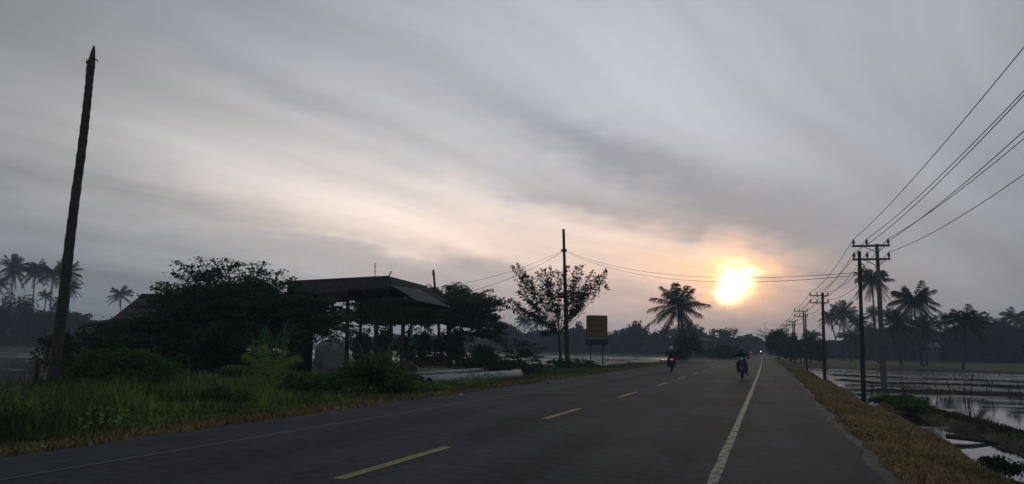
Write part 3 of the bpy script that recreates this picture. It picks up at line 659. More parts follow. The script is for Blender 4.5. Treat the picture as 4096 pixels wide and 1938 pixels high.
# two thick leafy trunks under that canopy
for px, w, d, lab in [(1700, 85, 56, 'vine-covered dark trunk left of the leaning pole'), (1830, 80, 55, 'vine-covered dark trunk right of the leaning pole')]:
    blob_tree('vine_covered_stump', lab, 'tree', px, 1270, w, d, zb=-.3, mat=M['bush_dark'], n=2400, leafsize=.16, clumps=34, group='vine-covered trunks', lowfrac=0.0, hollow=.2)
# small open tree beside the tall bare pole
tips = [tuple(at(px, py_, 69+rng.normal(0, 1.1))) for px, py_ in [(2045, 1062), (2070, 1055), (2100, 1095), (2145, 1085), (2175, 1075), (2205, 1065), (2230, 1085), (2270, 1062), (2160, 1140), (2080, 1140), (1990, 1208), (2040, 1200), (2085, 1240), (2075, 1165), (2110, 1200), (2120, 1250),
        (2215, 1180), (2230, 1230), (2310, 1065), (2330, 1060), (2300, 1110), (2370, 1085), (2385, 1100), (2425, 1078), (2400, 1105), (2360, 1150), (2340, 1185), (2330, 1220), (2305, 1235), (2345, 1140), (2290, 1150), (2190, 1120), (2130, 1150), (2180, 1290), (2165, 1330)]]
b = at(2244, 1462, 69); b[2] = -.3
spray_tree('open_crowned_tree', 'slender open-crowned tree with fanned branches behind the tall bare pole', 'tree', b, tips, at(2236, 1345, 69), .15, M['leaf_small'], .27, 170, .22, .5, .12, side=1, vz=.6, br=.22)
# young sapling with flat tiers left of it
b = at(2080, 1470, 55); b[2] = -.3
spray_tree('sapling', 'low sapling with flat leaf tiers left of the slender tree', 'tree', b, [tuple(at(px, py_, 55+rng.normal(0, .8))) for px, py_ in [(1990, 1350), (2020, 1400), (2060, 1355), (2100, 1365), (2150, 1375), (2185, 1390), (2160, 1405), (2130, 1420), (2170, 1430), (2060, 1430), (2110, 1395), (2010, 1430), (2160, 1450)]], at(2070, 1430, 55), .07, M['bush_dark'], .2, 60, .25, .3, .2)

def shrub(lab, px, ytop, w, d, zb=-.35, mat='bush', n=3200, ls=.13, clumps=34, grp='roadside shrubs', hollow=.35, name='shrub'):
    return blob_tree(name, lab, 'shrub', px, ytop, w, d, zb=zb, mat=M[mat], n=n, leafsize=ls, clumps=clumps, trunk=False, group=grp, hollow=hollow, lowfrac=0.0, sub=.34)
shrub('broad leafy shrub mound just right of the tall bare trunk', 480, 1395, 470, 25, mat='bush', n=9500, ls=.13, clumps=60)
shrub('dark low shrub behind the tall bare trunk', 330, 1330, 260, 36, mat='bush_dark', n=3500, ls=.17)
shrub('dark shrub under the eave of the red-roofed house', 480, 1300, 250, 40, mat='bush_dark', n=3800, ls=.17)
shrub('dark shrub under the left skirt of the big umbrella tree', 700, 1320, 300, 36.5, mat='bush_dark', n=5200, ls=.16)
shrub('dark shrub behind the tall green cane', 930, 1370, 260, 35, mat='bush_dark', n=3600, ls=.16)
shrub('low dim shrub left of the grey tarpaulin', 1150, 1395, 180, 38, mat='bush_dark', n=2400, ls=.16)
shrub('bright green shrub with long stems in front of the shed', 1490, 1400, 230, 24, mat='bush', n=7000, ls=.12, clumps=48)
shrub('low shrub left of the bright green one in front of the shed', 1360, 1480, 220, 23, mat='bush', n=4200, ls=.11)
shrub('low green shrub at the near end of the fallen poles', 1570, 1500, 140, 25.5, mat='bush', n=2600, ls=.10)
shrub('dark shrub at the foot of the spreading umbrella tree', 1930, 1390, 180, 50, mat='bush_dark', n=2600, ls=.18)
shrub('low dark shrub right of the fallen poles', 2070, 1440, 220, 47, mat='bush_dark', n=2600, ls=.16)
shrub('low shrub at the foot of the tall bare pole', 2290, 1440, 190, 62, mat='bush_dark', n=1800, ls=.17)
shrub('small green weed clump near the middle of the left verge', 890, 1540, 170, 19, mat='bush', n=2600, ls=.08)
shrub('small weed clump right of the young palm', 1190, 1500, 150, 23, mat='bush', n=2400, ls=.09)
shrub('dark shrub mound behind the departing rider', 2745, 1345, 100, 96, mat='bush_dark', n=1800, ls=.3)
shrub('rounded roadside shrub left of the approaching rider', 2905, 1375, 110, 125, mat='bush_dark', n=1400, ls=.35)
shrub('low hedge by the field left of the approaching rider', 2845, 1392, 120, 135, mat='bush_dark', n=900, ls=.35)
shrub('bushy growth at the foot of the crossarm pole beside the paddy', 3585, 1578, 190, 33, zb=-.75, mat='bush', n=3200, ls=.11)
shrub('second low bush further right beside the paddy', 3670, 1600, 130, 29, zb=-.75, mat='bush', n=1800, ls=.1)
shrub('ragged weeds at the paddy edge near the lower right corner', 3990, 1830, 200, 14.5, zb=-.8, mat='bush_dark', n=1600, ls=.06)

shrub('tall dark shrub seen between the shed posts, left', 1450, 1270, 130, 58, mat='bush_dark', n=1500, ls=.2, clumps=22)
shrub('tall dark shrub seen between the shed posts, middle', 1555, 1285, 120, 60, mat='bush_dark', n=1300, ls=.2, clumps=22)
shrub('tall dark shrub right of the shed posts', 1650, 1300, 110, 59, mat='bush_dark', n=1100, ls=.2, clumps=20)
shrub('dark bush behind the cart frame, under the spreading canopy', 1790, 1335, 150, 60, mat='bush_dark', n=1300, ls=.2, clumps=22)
# leaning arched frond beside that dark mound
def long_leaves(name, lab, cat, base, n, L, spread, mat, wid=.03, up=1.2, droop=.6, group=None, child='leaves'):
    root = thing(name, lab, cat, base, group); V, Fq = [], []
    for k in range(n):
        az = rng.uniform(0, 6.28); el = rng.uniform(up-.35, up+.2); l = L*rng.uniform(.6, 1.1); p0 = np.array(base)+np.array([rng.normal(0, spread), rng.normal(0, spread), -.05])
        v = np.array([math.cos(az)*math.cos(el), math.sin(az)*math.cos(el), math.sin(el)]); sd_ = np.array([-math.sin(az), math.cos(az), 0]); w = wid*rng.uniform(.7, 1.3); b = len(V)
        for i in range(8):
            t = i/7; p = p0+v*l*t+np.array([math.cos(az), math.sin(az), -1.3])*droop*l*.5*t**4; ww = w*math.sin(math.pi*min(.97, .12+.86*t))**.7
            V += [p-sd_*ww, p+sd_*ww]
        Fq += [(b+2*i, b+2*i+1, b+2*i+3, b+2*i+2) for i in range(7)]
    np_mesh(child, V, Fq, M[mat], root, base)
    return root
b = gnd(1085, 1545, -.3); long_leaves('tall_cane', 'tall pale green cane with long arching leaves in front of the umbrella tree', 'plant', at(1085, 1560, 29)*np.array([1, 1, 0])+np.array([0, 0, -.3]), 64, 4.0, .35, 'cane', .022, 1.38, .62)
long_leaves('tall_cane', 'slim cane with long arching leaves beside the bright green shrub', 'plant', at(1500, 1560, 25)*np.array([1, 1, 0])+np.array([0, 0, -.25]), 46, 2.9, .5, 'cane', .018, 1.36, .6)
long_leaves('grass_tuft', 'tuft of long green grass on top of the leafy shrub mound', 'plant', at(600, 1560, 24)*np.array([1, 1, 0])+np.array([0, 0, -.25]), 60, 1.55, .35, 'bush', .015, 1.3, .5)
# young palm on the verge
b = at(1075, 1500, 27.5); b[2] = -.25
yp = thing('young_palm', 'young coconut palm with yellow-green fronds on the left verge', 'palm tree', b); Vs, Fs, o = [], [], 0
for k in range(13):
    V, Fq = frond_arrays(1.75*rng.uniform(.8, 1.1), rng.uniform(.3, 1.3), k*2.4+rng.normal(0, .2), .3, 26, .36, .010, .012); V = V+np.array(b)+np.array([0, 0, .55]); Vs.append(V); Fs.append(Fq+o); o += len(V)
np_mesh('fronds', np.concatenate(Vs), np.concatenate(Fs), M['youngpalm'], yp, b)
mb = MB(); mb.tube([b-np.array([0, 0, .2]), b+np.array([0, 0, .6])], [.13, .09], 8); mb.build('stem', M['palmbark'], yp, smooth=True)

# ------------------------------------------------------------------ palms
GL = 'palms of the far left grove'
palm('tallest hazy palm of the left grove, first from the photo edge', 57, 1075, 215, 64, 2, zb=-.5, group=GL)
palm('hazy palm of the left grove with a slim crown, middle of three', 143, 1083, 215, 58, 0, zb=-.5, group=GL)
palm('hazy palm of the left grove just left of the tall bare trunk', 214, 1090, 210, 58, 1, zb=-.5, group=GL)
palm('hazy palm of the left grove directly behind the tall bare trunk', 266, 1088, 220, 60, 2, zb=-.5, group=GL)
palm('lower hazy palm peeking out right of the tall bare trunk', 282, 1150, 205, 42, 0, zb=-.5, group=GL)
palm('cut-off palm crown at the extreme left photo edge', -12, 1130, 200, 52, 3, zb=-.5, group=GL)
palm('small hazy palm below the slim-crowned one in the left grove', 184, 1182, 230, 30, 3, zb=-.5, group=GL)
palm('solitary distant palm above the left end of the red roof', 483, 1178, 225, 47, 3, (1.5, 0), zb=-.5)
palm('hazy distant palm behind the slender tree, left of two', 2097, 1283, 250, 40, 1, zb=-.5, group='pair of distant palms')
palm('hazy distant palm behind the slender tree, right of two', 2152, 1286, 245, 40, 2, zb=-.5, group='pair of distant palms')
palm('large dark palm between the sign and the setting sun', 2712, 1228, 120, 112, 2, (.4, 0), zb=-.4, rot=.6)
GR = 'palms beyond the right paddies'
palm('tall skinny palm seen between the two near poles', 3487, 1118, 130, 76, 0, (.5, 0), group=GR)
palm('large wide-crowned palm right of the crossarm pole', 3655, 1205, 108, 100, 0, (.7, 0), group=GR, rot=1.1)
palm('short palm crown behind the foot of the crossarm pole top', 3492, 1252, 170, 36, 2, group=GR)
palm('slim palm with a leaning trunk right of the third crossarm pole', 3322, 1268, 170, 47, 3, (2.3, 0), group=GR)
palm('full-crowned palm left of the nearest thin pole', 3371, 1255, 165, 60, 2, (.3, 0), group=GR)
palm('smaller palm crown just left of the nearest thin pole', 3432, 1287, 172, 44, 0, group=GR)
palm('low palm in front of the haze near the third crossarm pole', 3246, 1342, 185, 42, 1, group=GR)
palm('low broad palm left of the nearest thin pole base', 3400, 1350, 150, 55, 1, group=GR)
palm('hazy palm top just right of the nearest crossarm pole', 3555, 1255, 185, 34, 2, group=GR)
palm('dark dense palm standing left of the large wide-crowned one', 3588, 1290, 108, 64, 2, (.3, 0), group=GR)
palm('dark low palm standing right of the large wide-crowned one', 3697, 1300, 112, 56, 2, (.1, 0), group=GR)
palm('hazy small palm between two darker palms on the right', 3778, 1283, 200, 44, 3, group=GR)
palm('dark bushy-crowned palm with heavy fronds among the right palms', 3862, 1285, 96, 88, 0, (-.6, 0), group=GR)
palm('hazy palm right behind the dark bushy-crowned one', 3938, 1290, 195, 46, 3, group=GR)
palm('hazy low palm left of the last palm on the right', 4002, 1298, 195, 40, 1, group=GR)
palm('last palm on the right, rising above its neighbours', 4058, 1272, 180, 56, 3, group=GR)
palm('dim palm in the gap below the skinny tall one', 3470, 1320, 190, 44, 1, group=GR)
palm('palm at the extreme right photo edge', 4120, 1290, 170, 60, 2, group=GR)

# ------------------------------------------------------------------ distant broadleaf trees
GA = 'distant trees along the far left fields'
for lab, px, yt, w, d in [
    ('dark hazy tree mass below the two leftmost palms', 30, 1185, 190, 205), ('dark hazy tree under the middle palm of the left grove', 140, 1195, 150, 208), ('dark hazy tree behind the tall bare trunk', 225, 1215, 150, 200),
    ('low hazy tree just right of the tall bare trunk', 300, 1262, 110, 215), ('low distant tree left of the red-roofed house', 375, 1280, 110, 240), ('low distant tree behind the lean-to roof', 455, 1288, 110, 250), ('faint distant tree behind the red roof', 545, 1290, 110, 250)]:
    blob_tree('broadleaf_tree', lab, 'tree', px, yt, w, d*.88, mat=M['far'], n=2600, group=GA, hollow=.3, lowfrac=.03, clumps=34)
GB = 'hazy trees across the centre fields'
for lab, px, yt, w, d in [
    ('hazy tree between the umbrella tree and the sapling', 2010, 1288, 110, 240), ('hazy tree left of the pair of distant palms', 2060, 1310, 90, 250), ('hazy tree under the pair of distant palms', 2125, 1325, 130, 255), ('hazy tree right of the pair of distant palms', 2200, 1322, 100, 250),
    ('hazy tree directly behind the tall bare pole', 2270, 1312, 100, 255), ('ragged hazy tree just left of the sign', 2312, 1294, 80, 235), ('hazy tree behind the left sign post', 2370, 1318, 110, 255), ('hazy tree just right of the sign', 2440, 1316, 100, 250),
    ('hazy round tree topping the row right of the sign', 2512, 1292, 100, 235), ('hazy tree second right of the sign, broad top', 2572, 1296, 110, 240), ('hazy tree left of the large dark palm', 2640, 1318, 110, 250), ('hazy tree behind the large dark palm trunk', 2700, 1308, 110, 255),
    ('hazy tall tree showing right of the large dark palm', 2768, 1292, 90, 230), ('hazy tree above the pale roof', 2850, 1318, 95, 240), ('hazy tree right of the pale roof', 2905, 1322, 80, 250), ('hazy round tree left of the road end', 3008, 1338, 100, 262), ('hazy low tree behind the approaching rider', 2960, 1345, 90, 240), ('faint farthest tree closing the end of the road', 3050, 1366, 90, 420)]:
    blob_tree('broadleaf_tree', lab, 'tree', px, yt, w, d, mat=M['far'], n=2400, group=GB, hollow=.3, lowfrac=.03, clumps=30)
# tall airy tree
b = at(2934, 1400, 235); b[2] = -.4
spray_tree('airy_tree', 'tall airy tree with a see-through crown left of the road end', 'tree', b, [tuple(at(px, py_, 235+rng.normal(0, 1))) for px, py_ in [(2915, 1312), (2930, 1308), (2945, 1314), (2950, 1325), (2910, 1325), (2925, 1318), (2940, 1332), (2918, 1338)]], at(2936, 1350, 235), .25, M['far'], .5, 30, .6, .55, .1, side=1)
# road-side trees at the right, near the vanishing point
GC = 'dark trees lining the right side of the road'
for lab, px, yt, w, d in [('big dark rounded tree at the right road edge', 3112, 1324, 88, 128), ('dark rounded tree just right of the biggest roadside one', 3160, 1346, 80, 126), ('dark roadside tree behind the fourth crossarm pole', 3202, 1352, 80, 124), ('low dark roadside tree left of the third crossarm pole', 3240, 1354, 76, 120), ('last dark roadside tree before the red earth mound', 3276, 1368, 66, 116)]:
    blob_tree('roadside_tree', lab, 'tree', px, yt, w, d, zb=-.4, mat=M['bush_dark'], n=7000, leafsize=.34, group=GC, hollow=.15, lowfrac=.1, sub=.36, clumps=34)
mb = MB(); b = at(3075, 1400, 230); b[2] = -.4; bare = thing('bare_tree', 'leafless tree with thin fanned twigs behind the rounded roadside tree', 'tree', b)
tt = at(3085, 1362, 230); mb.tube([b, tt], [.25, .18], 6)
for k in range(26):
    e = at(rng.uniform(3022, 3092), rng.uniform(1312, 1362), 230+rng.normal(0, 2)); c = tt+(e-tt)*.5+np.array([0, 0, .6]); ps = bez(tt, c, e, np.linspace(0, 1, 5)); mb.tube(ps, [.09, .07, .055, .045, .03], 4, cap=False)
    e2 = e+rng.normal(0, 1.2, 3); mb.tube([ps[2], e2], [.05, .03], 4, cap=False)
mb.build('branches', M['bark'], bare)
GD = 'hazy trees behind the right palms'
for lab, px, yt, w, d in [
    ('hazy low tree right of the third crossarm pole', 3330, 1362, 110, 215), ('hazy tree left of the nearest thin pole', 3395, 1355, 110, 210), ('hazy tree behind the nearest thin pole', 3465, 1335, 120, 200), ('hazy tree behind the nearest crossarm pole', 3540, 1318, 120, 195),
    ('dim tree under the large wide-crowned palm', 3630, 1300, 140, 175), ('dim tree over the small blue house', 3730, 1305, 120, 185), ('dim tree left of the dark bushy-crowned palm', 3800, 1300, 130, 180), ('dim tree right of the dark bushy-crowned palm', 3905, 1305, 140, 180), ('dim tree under the hazy palms on the right', 3980, 1305, 140, 175), ('dim tree under the last palm on the right', 4060, 1300, 130, 170), ('dim tree cut by the right photo edge', 4135, 1300, 130, 170)]:
    blob_tree('broadleaf_tree', lab, 'tree', px, yt, w, d, mat=M['far'], n=2900, group=GD, hollow=.3, lowfrac=.03, clumps=36)
# continuous undergrowth, the far-off wood behind
def wood(name, lab, pts, n, leafsize, thick=6):
    P = []
    for (p0, y0, d0), (p1, y1, d1) in zip(pts[:-1], pts[1:]):
        t = rng.random(n); px = p0+(p1-p0)*t; yt = y0+(y1-y0)*t; d = d0+(d1-d0)*t
        for i in range(n):
            q = at(px[i], yt[i], d[i]); hh = (q[2]+.5)*(.35+.62*vnoise(np.array([q[0]]), np.array([q[1]]), 5., 81)[0]+.45*vnoise(np.array([q[0]]), np.array([q[1]]), 13., 82)[0]-.05); u = rng.random()**.8
            P.append((q[0]+rng.normal(0, thick*.3), q[1]+rng.normal(0, thick*.5), -.5+hh*u))
    V, Fc = leaf_arrays(np.array(P), leafsize*rng.uniform(.7, 1.4, len(P)), .9, .7)
    return tag(np_mesh(name, V, Fc, M['far']), lab, 'woodland', kind='stuff')
wood('distant_woodland', 'hazy undergrowth of the far left wood', [(-60, 1215, 198), (150, 1225, 198), (250, 1262, 200), (330, 1290, 215), (620, 1312, 260)], 5200, 1.1)
wood('distant_woodland', 'hazy woodland strip across the centre fields', [(1400, 1335, 265), (1900, 1330, 265), (2200, 1335, 265), (2550, 1330, 265), (2800, 1340, 262), (2990, 1372, 262)], 5000, 1.1)
wood('distant_woodland', 'hazy woodland behind the right paddies', [(3085, 1385, 300), (3300, 1370, 225), (3450, 1340, 205), (3600, 1322, 195), (3850, 1310, 190), (4200, 1305, 185)], 6500, .95)

# ------------------------------------------------------------------ bare coconut trunk, left foreground
b = gnd(203, 1602, -.35); dT = 23.7
tr = thing('bare_palm_trunk', 'tall leaning bare coconut trunk with a broken pointed top', 'tree trunk', b)
mb = MB(); cl = [(203, 1615, 24), (215, 1500, 24), (232, 1360, 23.5), (250, 1230, 22.5), (262, 1120, 21.5), (280, 960, 20.5), (300, 800, 19.5), (322, 640, 18.5), (338, 510, 17.5), (350, 400, 16.5), (357, 330, 16), (366, 250, 15.5)]
pts = []; rad = []
for i in range(len(cl)-1):
    for k in range(7):
        t = k/7; a_, b_ = cl[i], cl[i+1]; pts.append(at(a_[0]+(b_[0]-a_[0])*t, a_[1]+(b_[1]-a_[1])*t, dT)); wpx = a_[2]+(b_[2]-a_[2])*t
        rad.append(.9*wpx*dT/F*(1+.05*((len(rad) % 3)-1))*rng.uniform(.97, 1.03))
mb.tube(pts, rad, 12); mb.build('trunk', M['palmbark'], tr, smooth=False)
mb = MB(); mb.tube([at(364.5, 275, dT), at(366, 250, dT), at(370, 225, dT), at(374, 200, dT), at(377, 184, dT)], [.11, .105, .08, .05, .02], 8); mb.tube([at(378, 238, dT), at(388, 240, dT), at(392, 249, dT)], [.02, .018, .012], 6); mb.build('broken_tip', M['palmbark'], tr)
mb = MB()
for k in range(26):
    x0, y0 = rng.uniform(343, 352), rng.uniform(235, 320); mb.tube([at(x0+4, y0, dT), at(x0-rng.uniform(0, 7), y0+rng.uniform(8, 22), dT+rng.normal(0, .05))], [.02, .006], 4)
mb.build('dead_sheath', M['bark'], tr)

# ------------------------------------------------------------------ poles and wires
def thin_pole(lab, pb, pt, d, r=(.10, .07), grp='thin dark poles along the right verge', cap=True):
    a_, b_ = at(*pb, d), at(*pt, d); root = thing('utility_pole', lab, 'pole', a_, grp); mb = MB()
    mb.tube([a_-np.array([0, 0, .4]), a_, a_+(b_-a_)*.55, a_+(b_-a_)*.55, b_], [r[0]*1.05, r[0], r[0]*.9, r[1]*1.08, r[1]], 10); mb.build('shaft', M['darkpole'], root, smooth=True)
    mb = MB(); mb.tube([b_-np.array([0, 0, .02]), b_+np.array([0, 0, .06])], [r[1]*1.15, r[1]*.9], 10); mb.build('cap', M['steel'], root)
    up = (b_-a_)/np.linalg.norm(b_-a_); mb = MB(); mb.tube([b_-up*.75, b_-up*.67], [r[1]*1.35]*2, 10); mb.build('band', M['steel'], root)
    return a_, b_
T1 = thin_pole('nearest thin dark pole, in front of the paddies', (3455, 1592), (3437, 1012), 31.8)
thin_pole('second thin dark pole, lined up with the second crossarm pole', (3299, 1508), (3290, 1175), 55, (.12, .09))
thin_pole('third thin dark pole, just right of the third crossarm pole', (3228, 1483), (3222, 1258), 78)
thin_pole('fourth thin dark pole, in front of the dark roadside trees', (3180, 1462), (3177, 1288), 104)
thin_pole('fifth thin dark pole, half hidden by the dark roadside trees', (3158, 1440), (3153, 1316), 138)
thin_pole('sixth thin dark pole, farthest, above the biggest roadside tree', (3139, 1425), (3136, 1330), 165)

LN = np.array([-.06, 0, 8.9])                                      # shaft leans a little
ARMZ = (-.12, -.95); OFF = (-1.32, -.58, .62)
def crossarm_pole():
    root = thing('crossarm_pole', '', 'pole', (0, 0, 0), 'concrete power poles with crossarms')
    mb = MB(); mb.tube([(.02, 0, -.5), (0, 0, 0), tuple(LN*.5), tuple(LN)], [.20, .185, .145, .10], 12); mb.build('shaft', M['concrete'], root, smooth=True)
    for az_ in ARMZ:
        c = LN+np.array([0, 0, az_]); mb = MB(); mb.box((c[0]-.36, -.16, c[2]), (2.12, .1, .12)); arm = mb.build('crossarm', M['steel'], root)
        mb = MB(); mb.bar((c[0]-.75, -.17, c[2]-.05), (c[0], -.1, c[2]-.42), .04, .04); mb.bar((c[0]+.45, -.17, c[2]-.05), (c[0], -.1, c[2]-.42), .04, .04); mb.build('brace', M['steel'], arm)
        for ox in OFF:
            mb = MB(); mb.lathe([(.03, 0), (.03, .06), (.085, .07), (.06, .13), (.1, .15), (.06, .21), (.085, .24), (.045, .30), (.055, .34), (.02, .36)], (c[0]+ox, -.16, c[2]+.06), 10); mb.build('insulator', M['ceramic'], arm, smooth=True)
    return root
proto = crossarm_pole(); PB = []
tops = [(3507, 977), (3289, 1180), (3213, 1243), (3170, 1286), (3144, 1302), (3129, 1316)]
labs = ['nearest concrete pole with two crossarms, standing in the paddy', 'second crossarm pole, lined up with a thin dark pole', 'third crossarm pole, with a thin pole close on its right', 'fourth crossarm pole, above the dark roadside trees', 'fifth crossarm pole, small, above the biggest roadside tree', 'farthest crossarm pole, tiny, left of all the others']
for i, (px, py_) in enumerate(tops):
    v = ray(px, py_); d = (8.05-CZ)/v[2]; t = np.array([0, 0, CZ])+v*d; PB.append(t-LN)
    o = proto if i == 0 else copy_tree(proto); o.location = PB[-1]; o['label'] = labs[i]
sp = PB[0].copy(); sp[0] += .25; sp[1] -= 47.0
o = copy_tree(proto); o.location = sp; o['label'] = 'crossarm pole beside the camera, outside the photo on the right'
PB = [sp]+PB
def span(a, b, sag, n=22): a, b = np.array(a), np.array(b); return [a+(b-a)*t-np.array([0, 0, 4*sag*t*(1-t)]) for t in np.linspace(0, 1, n)]
wl = ['outer left', 'inner left', 'right']
for j, az_ in enumerate(ARMZ):
    for q, ox in enumerate(OFF):
        pts = []
        for i in range(len(PB)-1):
            a_ = PB[i]+LN+np.array([ox, -.16, az_+.42]); b_ = PB[i+1]+LN+np.array([ox, -.16, az_+.42]); L = np.linalg.norm(b_-a_)
            s_ = span(a_, b_, (.5+.07*(q+2*j)+.05*rng.random())*(L/47)**2, 22 if i < 2 else 10); pts += s_ if i == 0 else s_[1:]
        rads = [max(.010, .009+.00015*abs(p[1])) for p in pts]
        mb = MB(); mb.tube(pts, rads, 5, cap=False); tag(mb.build('power_line', M['wire']), f'power line on the {wl[q]} insulators of the {"upper" if j == 0 else "lower"} crossarms', 'power line', 'power lines along the right verge')
def wire(lab, a_, b_, sag, r=.011, grp='service cables crossing the road'):
    mb = MB(); mb.tube(span(a_, b_, sag, 26), r, 5, cap=False); tag(mb.build('service_cable', M['wire']), lab, 'cable', grp)
MP_T, MP_B = at(2254, 917, 70), at(2270, 1475, 70)
wire('upper cable crossing the road in front of the sun', at(3440, 1090, 31.8), at(2258, 1003, 70), 1.05)
wire('lower cable crossing the road in front of the sun', at(3441, 1101, 31.8), at(2258, 1006, 70), 1.22)
wire('upper cable from the tall bare pole to the leaning pole by the shed', at(2256, 1003, 70), at(1739, 1152, 70), .5, .015)
wire('lower cable from the tall bare pole down towards the shed roof', at(2256, 1006, 70), at(1705, 1212, 45), .5, .015)
wire('low slack cable between the nearest and third thin poles', at(3440, 1165, 31.8), at(3226, 1335, 78), .25, .012, 'slack cable')
root = thing('utility_pole', 'tall bare square-topped pole beside the slender open-crowned tree', 'pole', MP_B); mb = MB(); up = (MP_T-MP_B)/np.linalg.norm(MP_T-MP_B)
mb.tube([MP_B-np.array([0, 0, .5]), MP_B+up*.1, MP_B+(MP_T-MP_B)*.45, MP_B+(MP_T-MP_B)*.72, MP_B+(MP_T-MP_B)*.72, MP_T], [.25, .235, .19, .155, .14, .125], 12); mb.build('shaft', M['woodpole'], root, smooth=True)
mb = MB(); q = at(2257, 1003, 70); mb.tube([q-up*.1, q+up*.1], [.17, .17], 10); mb.box(q+np.array([-.2, -.1, 0]), (.12, .12, .22)); mb.box(q+np.array([.2, -.1, 0]), (.12, .12, .22)); mb.build('clamp', M['steel'], root)
a_, b_ = at(1767, 1435, 70), at(1733, 1080, 70); root = thing('utility_pole', 'slim leaning pole rising through the canopy by the shed', 'pole', a_); mb = MB(); mb.tube([a_-np.array([0, 0, .4]), a_, (a_+b_)/2, b_], [.17, .16, .13, .09], 10); mb.build('shaft', M['woodpole'], root, smooth=True)
mb = MB(); q = a_+(b_-a_)*.96; mb.tube([q+np.array([-.1, 0, -.05]), q+np.array([.1, 0, .05])], .03, 6); mb.tube([q+np.array([.12, 0, .1]), q+np.array([.12, 0, -.25])], .018, 6); mb.tube([q+np.array([-.12, 0, .1]), q+np.array([-.12, 0, -.2])], .018, 6); mb.build('insulator', M['ceramic'], root)

# ------------------------------------------------------------------ sign
sp_ = at(2387, 1467, 68); sp_[2] = -.2; sroot = thing('road_sign', 'square yellow warning board in a red frame above a blue box on two posts', 'sign', sp_, rz=math.radians(12))
def rrect(mb, x0, x1, z0, z1, y0, y1, r, mat=0):
    P = []
    for cx, cz, a0 in ((x1-r, z1-r, 0), (x0+r, z1-r, 90), (x0+r, z0+r, 180), (x1-r, z0+r, 270)):
        for k in range(5): a = math.radians(a0+k*22.5); P.append((cx+r*math.cos(a), cz+r*math.sin(a)))
    n = len(P); mb.add([(x, y0, z) for x, z in P]+[(x, y1, z) for x, z in P], [tuple(range(n)), tuple(range(2*n-1, n-1, -1))]+[(i, n+i, n+(i+1) % n, (i+1) % n) for i in range(n)], mat)
mb = MB(); rrect(mb, -.93, .93, 2.54, 4.47, 0, .10, .12); fr = mb.build('board_frame', M['signframe'], sroot, world=False)
mb = MB(); rrect(mb, -.86, .86, 2.62, 4.40, -.02, -.002, .08); mb.build('board_face', M['signface'], sroot, world=False)
mb = MB(); mb.box((0, .02, 2.46), (1.74, .05, .13)); mb.build('white_strip', M['signwhite'], sroot, world=False)
mb = MB(); [mb.box((sx_*.90, .04, 2.45), (.06, .07, .2)) for sx_ in (-1, 1)]; mb.build('frame_leg', M['signframe'], sroot, world=False)
mb = MB(); P = [(-1.0, 2.36), (-1.0, 2.05), (-.86, 1.87), (.86, 1.87), (1.0, 2.05), (1.0, 2.36)]
mb.add([(x, -.14, z) for x, z in P]+[(x, .2, z) for x, z in P], [tuple(range(6)), tuple(range(11, 5, -1))]+[(i, 6+i, 6+(i+1) % 6, (i+1) % 6) for i in range(6)]); mb.build('blue_box', M['signblue'], sroot, world=False)
for sx_ in (-1, 1):
    mb = MB(); mb.tube([(sx_*.53, .04, -.3), (sx_*.53, .04, 1.87)], .055, 10); pst = mb.build('post', M['black'], sroot, smooth=True, world=False)
    mb = MB(); mb.lathe([(.06, 1.58), (.11, 1.62), (.11, 1.74), (.15, 1.80), (.15, 1.865)], (sx_*.53, .04, 0), 10); mb.build('collar', M['steel'], pst, world=False)
for txt, z, w in (('ANDA MEMASUKI', 4.06, 1.42), ('DAERAH RAWAN', 3.59, 1.28), ('KECELAKAAN', 3.12, 1.14)):
    c = bpy.data.curves.new('lettering', 'FONT'); c.body = txt; c.size = .3; c.align_x = 'CENTER'; c.align_y = 'CENTER'; c.extrude = .004; c.offset = .006; c.materials.append(M['signtext'])
    o = bpy.data.objects.new('lettering', c); COL.objects.link(o); o.parent = sroot; o.location = (0, -.026, z); o.rotation_euler = (math.pi/2, 0, 0)
    bpy.context.view_layer.update(); k = w/max(o.dimensions.x, .01)
    me = bpy.data.meshes.new_from_object(o.evaluated_get(bpy.context.evaluated_depsgraph_get())); bpy.data.objects.remove(o)
    o = link_mesh('lettering', me, sroot, (0, -.026, z)); o.rotation_euler = (math.pi/2, 0, 0); o.scale = (k, k, 1)

# ------------------------------------------------------------------ red-roofed house, left
hb = at(600, 1400, 46); hb[2] = -.3; hs = thing('house', 'low house with a rusty red roof and a sagging lean-to, behind the umbrella tree', 'house', hb)
rl, rr = at(567, 1182, 47.5), at(800, 1180, 47.5); el, er = at(447, 1277, 44), at(805, 1280, 44); bl, br = rl+(rl-el)*np.array([1, 1, -1])*.9, rr+(rr-er)*np.array([1, 1, -1])*.9
bl = np.array([rl[0]-1.2, rl[1]+3.4, el[2]]); br = np.array([rr[0]+.1, rr[1]+3.4, er[2]])
def corrugated(mb, p00, p10, p11, p01, n=60, amp=.03, th=.02):          # ridges run from the p0x edge to the p1x edge
    V = []; p00, p10, p11, p01 = map(np.array, (p00, p10, p11, p01)); nrm = np.cross(p10-p00, p01-p00); nrm = nrm/np.linalg.norm(nrm); nrm = nrm if nrm[2] > 0 else -nrm
    for i in range(n+1):
        t = i/n; o_ = nrm*(amp*math.cos(math.pi*i)); a_ = p00+(p10-p00)*t+o_; b_ = p01+(p11-p01)*t+o_; V += [a_, b_, a_-nrm*th, b_-nrm*th]
    Fq = []
    for i in range(n): k = 4*i; Fq += [(k, k+1, k+5, k+4), (k+2, k+6, k+7, k+3), (k, k+4, k+6, k+2), (k+1, k+3, k+7, k+5)]
    Fq += [(0, 2, 3, 1), (4*n, 4*n+1, 4*n+3, 4*n+2)]; mb.add(V, Fq)
